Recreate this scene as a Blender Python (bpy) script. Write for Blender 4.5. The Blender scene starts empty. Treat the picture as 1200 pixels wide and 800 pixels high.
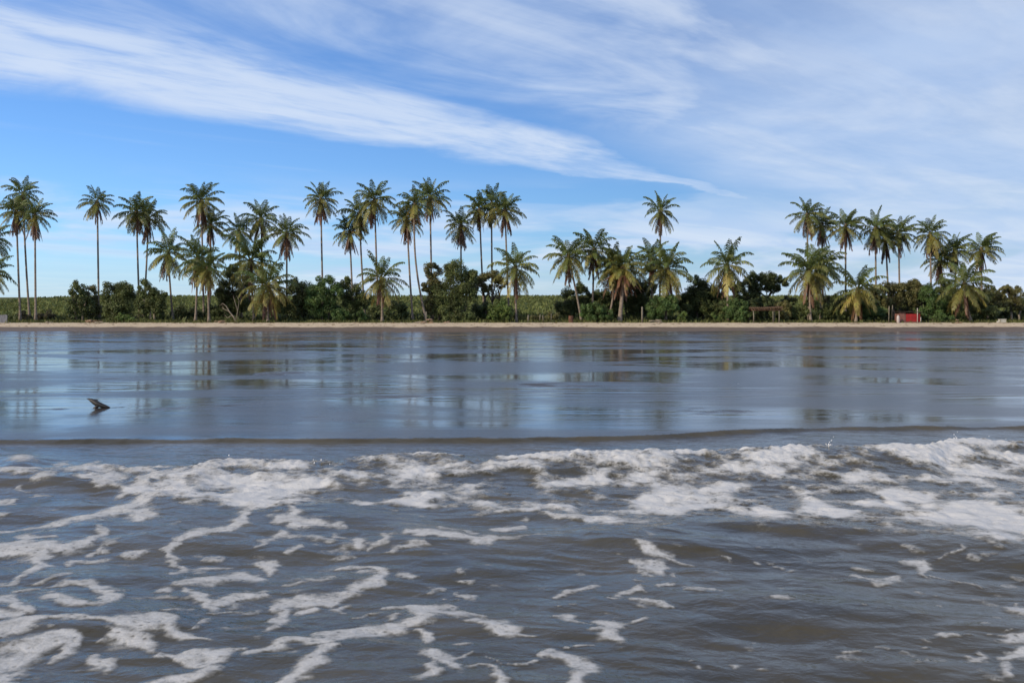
import bpy, math, random
import numpy as np
from mathutils import Vector, Matrix

C = bpy.context.scene
COL = C.collection
R = math.radians
rnd = random.Random(7)
rng = np.random.default_rng(11)

# ------------------------------------------------------------------ camera
F = 1167.0            # focal length in photo pixels (1200 wide)
HZ = 372.0            # horizon row of the photo
EYE = 1.6             # eye height over the sea
cam = bpy.data.cameras.new('camera')
cam.sensor_width = 36.0
cam.lens = 36.0 * F / 1200.0
cam.shift_y = -(400.0 - HZ) / 1200.0
cam.clip_start = 0.1
cam.clip_end = 20000.0
cam.dof.use_dof = True
cam.dof.focus_distance = 90.0
cam.dof.aperture_fstop = 6.3
camo = bpy.data.objects.new('camera', cam)
camo.location = (0, 0, EYE)
camo.rotation_euler = (R(90), 0, 0)
COL.objects.link(camo)
C.camera = camo
C.render.resolution_x, C.render.resolution_y = 1024, 682

C.view_settings.view_transform = 'Standard'
C.view_settings.look = 'None'
C.view_settings.exposure = 0.0
C.view_settings.gamma = 1.0

# ------------------------------------------------------------------ light
SUN_EL = R(30)
SUN_AZ = (-0.80, -0.60)                       # towards the sun: left, behind the viewer
sd = Vector((SUN_AZ[0] * math.cos(SUN_EL), SUN_AZ[1] * math.cos(SUN_EL), math.sin(SUN_EL)))
sun = bpy.data.lights.new('sun', 'SUN')
sun.energy = 4.0
sun.angle = R(0.5)
sun.color = (1.0, 0.87, 0.70)
suno = bpy.data.objects.new('sun', sun)
suno.rotation_euler = sd.to_track_quat('Z', 'Y').to_euler()
suno.location = (0, 0, 60)
COL.objects.link(suno)


class NG:
    """tiny helper for node graphs"""
    def __init__(s, tree):
        s.t = tree
    def new(s, typ, **kw):
        n = s.t.nodes.new(typ)
        for k, v in kw.items():
            setattr(n, k, v)
        return n
    def put(s, sock, v):
        if isinstance(v, bpy.types.NodeSocket):
            s.t.links.new(v, sock)
        elif v is not None:
            sock.default_value = v
    def m(s, op, a, b=None, c=None, clamp=False):
        n = s.new('ShaderNodeMath', operation=op, use_clamp=clamp)
        s.put(n.inputs[0], a); s.put(n.inputs[1], b); s.put(n.inputs[2], c)
        return n.outputs[0]
    def ramp(s, v, lo, hi, a=0.0, b=1.0, smooth=True):
        n = s.new('ShaderNodeMapRange', interpolation_type='SMOOTHSTEP' if smooth else 'LINEAR')
        s.put(n.inputs['Value'], v); s.put(n.inputs['From Min'], lo); s.put(n.inputs['From Max'], hi)
        s.put(n.inputs['To Min'], a); s.put(n.inputs['To Max'], b)
        return n.outputs[0]
    def xyz(s, x, y, z):
        n = s.new('ShaderNodeCombineXYZ')
        s.put(n.inputs[0], x); s.put(n.inputs[1], y); s.put(n.inputs[2], z)
        return n.outputs[0]
    def noise(s, vec, scale, detail=4.0, rough=0.55, dist=0.0):
        n = s.new('ShaderNodeTexNoise')
        s.put(n.inputs['Vector'], vec); s.put(n.inputs['Scale'], scale)
        n.inputs['Detail'].default_value = detail
        n.inputs['Roughness'].default_value = rough
        n.inputs['Distortion'].default_value = dist
        return n.outputs['Fac']
    def mix(s, f, a, b):
        n = s.new('ShaderNodeMix', data_type='RGBA')
        s.put(n.inputs[0], f); s.put(n.inputs[6], a); s.put(n.inputs[7], b)
        return n.outputs[2]


def rgba(c):
    return (c[0], c[1], c[2], 1.0)


# ------------------------------------------------------------------ sky
SKY = 0.10
W = bpy.data.worlds.new('World')
C.world = W
W.use_nodes = True
g = NG(W.node_tree)
for n in list(W.node_tree.nodes):
    W.node_tree.nodes.remove(n)
wout = g.new('ShaderNodeOutputWorld')
bg = g.new('ShaderNodeBackground')
bg.inputs['Strength'].default_value = SKY
W.node_tree.links.new(bg.outputs[0], wout.inputs[0])
sky = g.new('ShaderNodeTexSky', sky_type='NISHITA')
sky.sun_disc = False
sky.sun_elevation = SUN_EL
sky.sun_rotation = math.atan2(-SUN_AZ[0], SUN_AZ[1])
sky.air_density = 1.0
sky.dust_density = 0.4
sky.ozone_density = 3.0
hs = g.new('ShaderNodeHueSaturation')
hs.inputs['Saturation'].default_value = 1.06
hs.inputs['Value'].default_value = 1.0
W.node_tree.links.new(sky.outputs[0], hs.inputs['Color'])
tc = g.new('ShaderNodeTexCoord')
sp = g.new('ShaderNodeSeparateXYZ')
W.node_tree.links.new(tc.outputs['Generated'], sp.inputs[0])
dx, dy, dz = sp.outputs
zz = g.m('ADD', g.m('MAXIMUM', dz, 0.0), 0.06)
u = g.m('DIVIDE', dx, zz)
v = g.m('DIVIDE', dy, zz)
# streak frame: s along the cirrus band, t across it (negative = overhead side)
t0 = g.m('SUBTRACT', g.m('SUBTRACT', v, 4.35), g.m('MULTIPLY', u, 0.896))
t = g.m('MULTIPLY', t0, 0.745)
s = g.m('ADD', g.m('MULTIPLY', u, 0.745), g.m('MULTIPLY', g.m('SUBTRACT', v, 4.35), 0.667))
pv = g.xyz(u, v, 0.0)
st = g.xyz(g.m('MULTIPLY', s, 0.55), g.m('MULTIPLY', t, 1.5), 3.0)
fil = g.noise(st, 1.5, 7.0, 0.56, 0.7)                 # wispy filaments
puf = g.noise(pv, 1.1, 6.0, 0.58, 0.3)                # broader patches
fine = g.noise(g.xyz(g.m('MULTIPLY', s, 1.2), g.m('MULTIPLY', t, 3.5), 9.0), 2.6, 6.0, 0.6, 0.4)
wob = g.m('ADD', g.m('MULTIPLY', g.m('SUBTRACT', puf, 0.5), 0.62), g.m('MULTIPLY', g.m('SUBTRACT', fil, 0.5), 0.35))
tw = g.m('ADD', t, wob)
# the long cirrus band, broad at one end and tapering along its length
half = g.ramp(s, -2.4, 1.7, 0.50, 0.045, False)
bt = g.m('DIVIDE', tw, half)
low = g.ramp(bt, 1.15, 0.45, 0.0, 1.0)
upp = g.ramp(bt, -1.9, -0.5, 0.0, 1.0)
end = g.ramp(s, 3.3, 0.4, 0.0, 1.0)
band = g.m('MULTIPLY', g.m('MULTIPLY', low, upp), end)
band = g.m('MULTIPLY', band, g.ramp(g.m('ADD', g.m('MULTIPLY', fil, 0.5), g.m('MULTIPLY', fine, 0.5)), 0.34, 0.58, 0.42, 1.0))
band = g.m('MULTIPLY', band, 0.82)
# high veil on the overhead side of the band
veil = g.ramp(t, -0.30, -0.80, 0.0, 1.0)
veil = g.m('MULTIPLY', veil, g.ramp(g.m('ADD', g.m('MULTIPLY', fil, 0.5), g.m('MULTIPLY', puf, 0.5)), 0.36, 0.62, 0.10, 0.70))
veilr = g.m('MULTIPLY', g.ramp(g.m('ADD', t, g.m('MULTIPLY', u, -0.28)), 0.0, -0.95, 0.0, 1.0), g.ramp(u, -0.2, 1.2, 0.0, 1.0))
veilr = g.m('MULTIPLY', veilr, g.ramp(g.m('ADD', g.m('MULTIPLY', fine, 0.25), g.m('MULTIPLY', puf, 0.75)), 0.28, 0.66, 0.46, 0.78))
# low bank of pale haze cloud near the horizon
az = g.m('DIVIDE', dx, g.m('MAXIMUM', g.m('ABSOLUTE', dy), 0.05))
lw = g.noise(g.xyz(g.m('MULTIPLY', az, 2.4), g.m('MULTIPLY', dz, 15.0), 1.7), 1.5, 6.0, 0.55, 0.35)
lowm = g.m('MULTIPLY', g.ramp(dz, 0.150, 0.075, 0.0, 1.0), g.ramp(g.m('ADD', lw, g.m('MULTIPLY', az, 0.22)), 0.41, 0.57, 0.0, 0.85))
hz = g.ramp(dz, 0.085, 0.0, 0.0, 0.55)
str_ = g.m('MULTIPLY', g.ramp(g.noise(g.xyz(g.m('MULTIPLY', az, 1.3), g.m('MULTIPLY', g.m('ADD', dz, g.m('MULTIPLY', az, 0.06)), 42.0), 5.0), 1.0, 4.0, 0.5, 0.3), 0.56, 0.74, 0.0, 0.5),
           g.ramp(dz, 0.19, 0.14, 0.0, 1.0))
a = g.m('MAXIMUM', band, g.m('MAXIMUM', veil, veilr))
a = g.m('MAXIMUM', a, g.m('MAXIMUM', lowm, str_))
inv = g.m('MULTIPLY', g.m('SUBTRACT', 1.0, a), g.m('SUBTRACT', 1.0, hz))
a = g.m('SUBTRACT', 1.0, inv, clamp=True)
cl = g.mix(g.ramp(fil, 0.3, 0.7), rgba((0.54 / SKY, 0.68 / SKY, 0.92 / SKY)), rgba((0.72 / SKY, 0.81 / SKY, 0.95 / SKY)))
gain = g.new('ShaderNodeMix', data_type='RGBA', blend_type='MULTIPLY')
gain.inputs[0].default_value = 1.0
g.put(gain.inputs[6], hs.outputs[0]); gain.inputs[7].default_value = (0.74, 1.0, 1.38, 1.0)
W.node_tree.links.new(g.mix(a, gain.outputs[2], cl), bg.inputs['Color'])


# ------------------------------------------------------------------ materials
MATS = {}


def new_mat(name):
    m = bpy.data.materials.new(name)
    m.use_nodes = True
    nt = m.node_tree
    b = nt.nodes['Principled BSDF']
    return m, NG(nt), b


def simple(name, col, rough=0.8, var=0.25, scale=4.0, bump=0.3, spec=0.3, stretch=(1, 1, 1), bdist=0.02):
    if name in MATS:
        return MATS[name]
    m, g, b = new_mat(name)
    tcn = g.new('ShaderNodeTexCoord')
    mp = g.new('ShaderNodeMapping')
    mp.inputs['Scale'].default_value = stretch
    g.put(mp.inputs[0], tcn.outputs['Object'])
    nz = g.noise(mp.outputs[0], scale, 6.0, 0.6)
    lo = tuple(c * (1 - var) for c in col)
    hi = tuple(min(1, c * (1 + var)) for c in col)
    g.put(b.inputs['Base Color'], g.mix(g.ramp(nz, 0.3, 0.7), rgba(lo), rgba(hi)))
    b.inputs['Roughness'].default_value = rough
    b.inputs['Specular IOR Level'].default_value = spec
    bp = g.new('ShaderNodeBump')
    bp.inputs['Strength'].default_value = bump
    bp.inputs['Distance'].default_value = bdist
    g.put(bp.inputs['Height'], nz)
    g.put(b.inputs['Normal'], bp.outputs[0])
    MATS[name] = m
    return m


def leaf_mat(name, trans=0.3, var=0.35, scale=0.9, spec=0.35, rough=0.5):
    """foliage: colour comes from the object, varied from clump to clump"""
    m, g, b = new_mat(name)
    oi = g.new('ShaderNodeObjectInfo')
    geo = g.new('ShaderNodeNewGeometry')
    nz = g.noise(geo.outputs['Position'], scale, 4.0, 0.6)
    k = g.ramp(nz, 0.3, 0.7, 1 - var, 1 + var)
    hsv = g.new('ShaderNodeHueSaturation')
    g.put(hsv.inputs['Color'], oi.outputs['Color'])
    g.put(hsv.inputs['Value'], k)
    g.put(hsv.inputs['Hue'], g.ramp(g.noise(geo.outputs['Position'], 2.3, 2.0), 0.3, 0.7, 0.475, 0.515))
    g.put(b.inputs['Base Color'], hsv.outputs[0])
    b.inputs['Roughness'].default_value = rough
    b.inputs['Specular IOR Level'].default_value = spec
    tr = g.new('ShaderNodeBsdfTranslucent')
    h2 = g.new('ShaderNodeHueSaturation')
    g.put(h2.inputs['Color'], hsv.outputs[0])
    h2.inputs['Value'].default_value = 1.3
    h2.inputs['Hue'].default_value = 0.48
    g.put(tr.inputs['Color'], h2.outputs[0])
    mx = g.new('ShaderNodeMixShader')
    mx.inputs[0].default_value = trans
    g.put(mx.inputs[1], b.outputs[0])
    g.put(mx.inputs[2], tr.outputs[0])
    out = m.node_tree.nodes['Material Output']
    m.node_tree.links.new(mx.outputs[0], out.inputs['Surface'])
    MATS[name] = m
    return m


M_FROND = leaf_mat('palm_frond', 0.34, 0.30, 0.5, 0.4, 0.42)
M_LEAF = leaf_mat('broad_leaf', 0.22, 0.45, 0.8, 0.3, 0.5)
M_GRASS = leaf_mat('grass_blade', 0.25, 0.40, 0.25, 0.2, 0.6)
M_PALMBARK = simple('palm_bark', (0.215, 0.172, 0.135), 0.9, 0.35, 1.6, 0.5, 0.15, (1, 1, 5))
M_BARK = simple('tree_bark', (0.15, 0.12, 0.09), 0.9, 0.4, 2.0, 0.5, 0.15, (3, 3, 0.6))
M_PALEBARK = simple('pale_bark', (0.22, 0.185, 0.14), 0.9, 0.35, 2.0, 0.5, 0.15, (3, 3, 0.6))
M_DRIFT = simple('driftwood', (0.22, 0.15, 0.10), 0.9, 0.5, 5.0, 0.6, 0.15, (1, 1, 1))
M_WETWOOD = simple('wet_wood', (0.022, 0.018, 0.014), 0.45, 0.5, 7.0, 0.7, 0.5, (1, 4, 4))
M_NUT = simple('coconut_husk', (0.16, 0.13, 0.035), 0.6, 0.4, 3.0, 0.2, 0.3)


# ------------------------------------------------------------------ mesh helpers
def tag(o, label=None, cat=None, group=None, kind=None):
    if label: o['label'] = label
    if cat: o['category'] = cat
    if group: o['group'] = group
    if kind: o['kind'] = kind
    return o


def empty(name, loc, label, cat, group=None):
    o = bpy.data.objects.new(name, None)
    o.empty_display_size = 0.2
    o.location = loc
    COL.objects.link(o)
    return tag(o, label, cat, group)


def link(name, me, parent=None, loc=None, color=None):
    o = bpy.data.objects.new(name, me)
    COL.objects.link(o)
    if parent is not None:
        o.parent = parent
    if loc is not None:
        o.location = loc
    if color is not None:
        o.color = rgba(color)
    return o


def np_mesh(name, V, Q=None, T=None, mat=None, smooth=False):
    """mesh from numpy arrays: V (n,3), Q (k,4) quads, T (k,3) triangles"""
    me = bpy.data.meshes.new(name)
    V = np.asarray(V, dtype=np.float32)
    parts, totals = [], []
    if Q is not None and len(Q):
        Q = np.asarray(Q, dtype=np.int32); parts.append(Q.ravel()); totals.append(np.full(len(Q), 4, np.int32))
    if T is not None and len(T):
        T = np.asarray(T, dtype=np.int32); parts.append(T.ravel()); totals.append(np.full(len(T), 3, np.int32))
    idx = np.concatenate(parts); tot = np.concatenate(totals)
    me.vertices.add(len(V)); me.vertices.foreach_set('co', V.ravel())
    me.loops.add(len(idx)); me.loops.foreach_set('vertex_index', idx)
    me.polygons.add(len(tot))
    start = np.concatenate([[0], np.cumsum(tot)[:-1]]).astype(np.int32)
    me.polygons.foreach_set('loop_start', start)
    me.polygons.foreach_set('loop_total', tot)
    me.polygons.foreach_set('use_smooth', np.full(len(tot), smooth))
    me.update(calc_edges=True)
    if mat: me.materials.append(mat)
    return me


class MB:
    def __init__(s):
        s.v, s.f = [], []
    def tube(s, pts, radii, n=7, cap=True):
        pts = [Vector(p) for p in pts]
        base = len(s.v)
        ref = Vector((1, 0.1, 0.05)).normalized()
        for i, p in enumerate(pts):
            d = (pts[min(i + 1, len(pts) - 1)] - pts[max(i - 1, 0)]).normalized()
            r = ref if abs(d.dot(ref)) < 0.95 else Vector((0, 1, 0))
            a = d.cross(r).normalized(); b = d.cross(a)
            for k in range(n):
                th = 2 * math.pi * k / n
                s.v.append(tuple(p + (a * math.cos(th) + b * math.sin(th)) * radii[i]))
        for i in range(len(pts) - 1):
            for k in range(n):
                s.f.append((base + i * n + k, base + i * n + (k + 1) % n, base + (i + 1) * n + (k + 1) % n, base + (i + 1) * n + k))
        if cap:
            s.f.append(tuple(base + k for k in reversed(range(n))))
            s.f.append(tuple(base + (len(pts) - 1) * n + k for k in range(n)))
        return s
    def box(s, c, size, jit=0.0, rot=0.0, tilt=0.0, bev=0.0):
        base = len(s.v)
        m = Matrix.Rotation(rot, 3, 'Z') @ Matrix.Rotation(tilt, 3, 'Y')
        hx, hy, hz = [q / 2 for q in size]
        b = min(bev, hx * 0.4, hy * 0.4, hz * 0.4)
        if b <= 0:
            for z in (-hz, hz):
                for (x, y) in ((-hx, -hy), (hx, -hy), (hx, hy), (-hx, hy)):
                    s.v.append(tuple(Vector(c) + m @ Vector((x + rnd.uniform(-jit, jit), y + rnd.uniform(-jit, jit), z + rnd.uniform(-jit, jit)))))
            for f in ((3, 2, 1, 0), (4, 5, 6, 7), (0, 1, 5, 4), (1, 2, 6, 5), (2, 3, 7, 6), (3, 0, 4, 7)):
                s.f.append(tuple(base + q for q in f))
        else:
            rings = [(-hz, b), (-hz + b, 0), (hz - b, 0), (hz, b)]
            for z, i in rings:
                for (x, y) in ((-hx, -hy), (hx, -hy), (hx, hy), (-hx, hy)):
                    x2 = x - math.copysign(i, x); y2 = y - math.copysign(i, y)
                    s.v.append(tuple(Vector(c) + m @ Vector((x2, y2, z))))
            s.f.append(tuple(base + q for q in (3, 2, 1, 0)))
            for r_ in range(3):
                for k in range(4):
                    s.f.append((base + r_ * 4 + k, base + r_ * 4 + (k + 1) % 4, base + r_ * 4 + 4 + (k + 1) % 4, base + r_ * 4 + 4 + k))
            s.f.append(tuple(base + 12 + q for q in (0, 1, 2, 3)))
        return s
    def mesh(s, name, mat, smooth=False):
        me = bpy.data.meshes.new(name)
        me.from_pydata(s.v, [], s.f)
        if smooth:
            me.polygons.foreach_set('use_smooth', [True] * len(me.polygons))
        me.update()
        me.materials.append(mat)
        return me


def _hash(ix, iy, seed):
    h = (ix.astype(np.int64) * 374761393 + iy.astype(np.int64) * 668265263 + seed * 974634777) & 0xFFFFFFFF
    h = ((h ^ (h >> 13)) * 1274126177) & 0xFFFFFFFF
    h = ((h ^ (h >> 16)) * 2246822519) & 0xFFFFFFFF
    return ((h ^ (h >> 15)) & 0xFFFFFF) / float(0xFFFFFF)


def vnoise(x, y, seed=0):
    ix = np.floor(x); iy = np.floor(y)
    fx = x - ix; fy = y - iy
    fx = fx * fx * fx * (fx * (fx * 6 - 15) + 10); fy = fy * fy * fy * (fy * (fy * 6 - 15) + 10)
    a = _hash(ix, iy, seed); b = _hash(ix + 1, iy, seed); c = _hash(ix, iy + 1, seed); d = _hash(ix + 1, iy + 1, seed)
    return ((a * (1 - fx) + b * fx) * (1 - fy) + (c * (1 - fx) + d * fx) * fy) * 2 - 1


def fbm(x, y, seed=0, octv=4, gain=0.5):
    o = np.zeros_like(x); a = 1.0; tot = 0
    for k in range(octv):
        ca, sa = math.cos(0.6 * k), math.sin(0.6 * k)
        o += a * vnoise((x * ca - y * sa) + 17.3 * k, (x * sa + y * ca) - 9.1 * k, seed + k)
        tot += a; a *= gain; x = x * 2.03; y = y * 2.03
    return o / tot


def smooth(lo, hi, v):
    t = np.clip((v - lo) / (hi - lo), 0, 1)
    return t * t * (3 - 2 * t)


def at(px, py, Y):
    """photo pixel + distance -> point of the place"""
    return Vector(((px - 600.0) / F * Y, Y, EYE + (HZ - py) / F * Y))


# ------------------------------------------------------------------ ground
SAND = -0.02


def ground_np(x, y):
    z = np.full_like(x, SAND)
    z = np.where(y < 13.2, SAND - (13.2 - y) * 0.05, z)
    z = np.maximum(z, -2.5)
    wob = fbm(x * 0.05, y * 0.0 + 3.3, 5, 3) * 2.6 + fbm(x * 0.4, y * 0.1, 6, 2) * 0.25
    yy = y - wob
    sl = smooth(108, 124.5, yy)
    z = z + 0.92 * sl ** 1.7
    z = z + smooth(123, 140, y) * 0.28
    z = z + np.clip((y - 146) / (262 - 146), 0, 1) ** 0.9 * 5.75
    rough = smooth(113, 121, y) * (1 - smooth(150, 200, y))
    z = z + rough * (0.05 * fbm(x * 1.1, y * 1.1, 8, 4))
    return z


def gz(x, y):
    return float(ground_np(np.array([float(x)]), np.array([float(y)]))[0])


def axis(*segs):
    out = [segs[0][0]]
    for a, b, n in segs:
        out += list(np.linspace(a, b, n + 1)[1:])
    return np.array(out)


def grid(xs, ys):
    nx, ny = len(xs), len(ys)
    X, Y = np.meshgrid(xs, ys)
    i = np.arange(nx * ny).reshape(ny, nx)
    Q = np.stack([i[:-1, :-1], i[:-1, 1:], i[1:, 1:], i[1:, :-1]], -1).reshape(-1, 4)
    return X, Y, Q


def sheet(name, xs, ys, mat):
    X, Y, Q = grid(xs, ys)
    Z = ground_np(X, Y)
    me = np_mesh(name, np.stack([X, Y, Z], -1).reshape(-1, 3), Q, None, mat, True)
    return tag(link(name, me), kind='structure')


XG = axis((-3000, -300, 8), (-300, -90, 30), (-90, 90, 360), (90, 300, 30), (300, 3000, 8))


def wet_sand_mat():
    m, g, b = new_mat('wet_sand')
    tcn = g.new('ShaderNodeTexCoord')
    P = tcn.outputs['Object']
    mp = g.new('ShaderNodeMapping'); mp.inputs['Scale'].default_value = (0.55, 1.0, 1.0)
    g.put(mp.inputs[0], P)
    film = g.noise(mp.outputs[0], 0.17, 6.0, 0.6, 0.6)          # where a film of water still lies
    f = g.ramp(film, 0.43, 0.58, 0.0, 1.0)
    grain = g.noise(P, 9.0, 5.0, 0.65)
    mpb = g.new('ShaderNodeMapping'); mpb.inputs['Scale'].default_value = (0.5, 0.8, 1.0)
    g.put(mpb.inputs[0], P)
    bar = g.ramp(g.noise(mpb.outputs[0], 0.42, 5.0, 0.62, 0.8), 0.60, 0.67)      # bare ridges of mud between the films
    sxyz = g.new('ShaderNodeSeparateXYZ'); g.put(sxyz.inputs[0], P)
    wv = g.m('ADD', g.m('MULTIPLY', sxyz.outputs[1], 9.0), g.m('MULTIPLY', g.noise(mpb.outputs[0], 0.5, 3.0, 0.5), 14.0))
    wl = g.m('MULTIPLY', g.m('SINE', wv), g.ramp(g.m('ABSOLUTE', g.m('SUBTRACT', sxyz.outputs[1], 22.5)), 4.5, 0.5))   # wavelets in the shallow gully
    clump = g.noise(P, 0.6, 5.0, 0.6)
    base = g.mix(g.ramp(clump, 0.3, 0.7), rgba((0.040, 0.034, 0.032)), rgba((0.062, 0.052, 0.046)))
    g.put(b.inputs['Base Color'], base)
    b.inputs['IOR'].default_value = 1.33
    g.put(b.inputs['Roughness'], g.m('ADD', g.ramp(f, 0.0, 1.0, 0.26, 0.085, False), g.m('MULTIPLY', bar, 0.3)))
    mp2 = g.new('ShaderNodeMapping'); mp2.inputs['Scale'].default_value = (0.16, 1.0, 1.0)
    g.put(mp2.inputs[0], P)
    rip = g.noise(mp2.outputs[0], 2.2, 3.0, 0.55, 0.3)
    rip2 = g.noise(mp2.outputs[0], 0.7, 2.0, 0.5, 0.3)
    h = g.m('ADD', g.m('MULTIPLY', rip, 0.35), g.m('ADD', g.m('MULTIPLY', rip2, 0.9), g.m('MULTIPLY', grain, 0.05)))
    h = g.m('ADD', h, g.m('ADD', g.m('MULTIPLY', f, -0.05), g.m('MULTIPLY', wl, 0.22)))
    h = g.m('ADD', h, g.m('MULTIPLY', bar, 0.5))
    bp = g.new('ShaderNodeBump')
    bp.inputs['Strength'].default_value = 1.0
    bp.inputs['Distance'].default_value = 0.016
    g.put(bp.inputs['Height'], h)
    g.put(b.inputs['Normal'], bp.outputs[0])
    return m


def beach_mat():
    m, g, b = new_mat('beach_sand')
    geo = g.new('ShaderNodeNewGeometry')
    sp = g.new('ShaderNodeSeparateXYZ'); g.put(sp.inputs[0], geo.outputs['Position'])
    P = geo.outputs['Position']
    n1 = g.noise(P, 0.35, 6.0, 0.62); n2 = g.noise(P, 3.0, 6.0, 0.65)
    z = g.m('ADD', sp.outputs[2], g.m('MULTIPLY', g.m('SUBTRACT', n1, 0.5), 0.35))
    dry = g.mix(g.ramp(n2, 0.3, 0.72), rgba((0.40, 0.31, 0.205)), rgba((0.60, 0.49, 0.35)))
    damp = g.mix(g.ramp(n2, 0.3, 0.7), rgba((0.11, 0.080, 0.058)), rgba((0.16, 0.118, 0.085)))
    k = g.ramp(z, 0.40, 0.56)
    g.put(b.inputs['Base Color'], g.mix(k, damp, dry))
    g.put(b.inputs['Roughness'], g.ramp(k, 0, 1, 0.55, 0.95, False))
    b.inputs['Specular IOR Level'].default_value = 0.2
    bp = g.new('ShaderNodeBump'); bp.inputs['Strength'].default_value = 0.6; bp.inputs['Distance'].default_value = 0.12
    g.put(bp.inputs['Height'], n2); g.put(b.inputs['Normal'], bp.outputs[0])
    return m


def land_mat():
    m, g, b = new_mat('field_soil')
    geo = g.new('ShaderNodeNewGeometry')
    P = geo.outputs['Position']
    n1 = g.noise(P, 0.12, 6.0, 0.6); n2 = g.noise(P, 1.8, 6.0, 0.65)
    c = g.mix(g.ramp(n1, 0.35, 0.65), rgba((0.070, 0.085, 0.026)), rgba((0.12, 0.12, 0.045)))
    c = g.mix(g.ramp(n2, 0.45, 0.8), c, rgba((0.12, 0.10, 0.055)))
    g.put(b.inputs['Base Color'], c)
    b.inputs['Roughness'].default_value = 0.95
    b.inputs['Specular IOR Level'].default_value = 0.1
    bp = g.new('ShaderNodeBump'); bp.inputs['Strength'].default_value = 0.8; bp.inputs['Distance'].default_value = 0.3
    g.put(bp.inputs['Height'], n2); g.put(b.inputs['Normal'], bp.outputs[0])
    return m


sheet('wet_sand', XG, axis((-40, 10, 8), (10, 16, 6), (16, 100, 40), (100, 112, 12)), wet_sand_mat())
sheet('beach_sand', XG, axis((112, 128, 48)), beach_mat())
sheet('field_ground', XG, axis((128, 150, 22), (150, 270, 40), (270, 500, 5), (500, 6000, 8)), land_mat())


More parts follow.
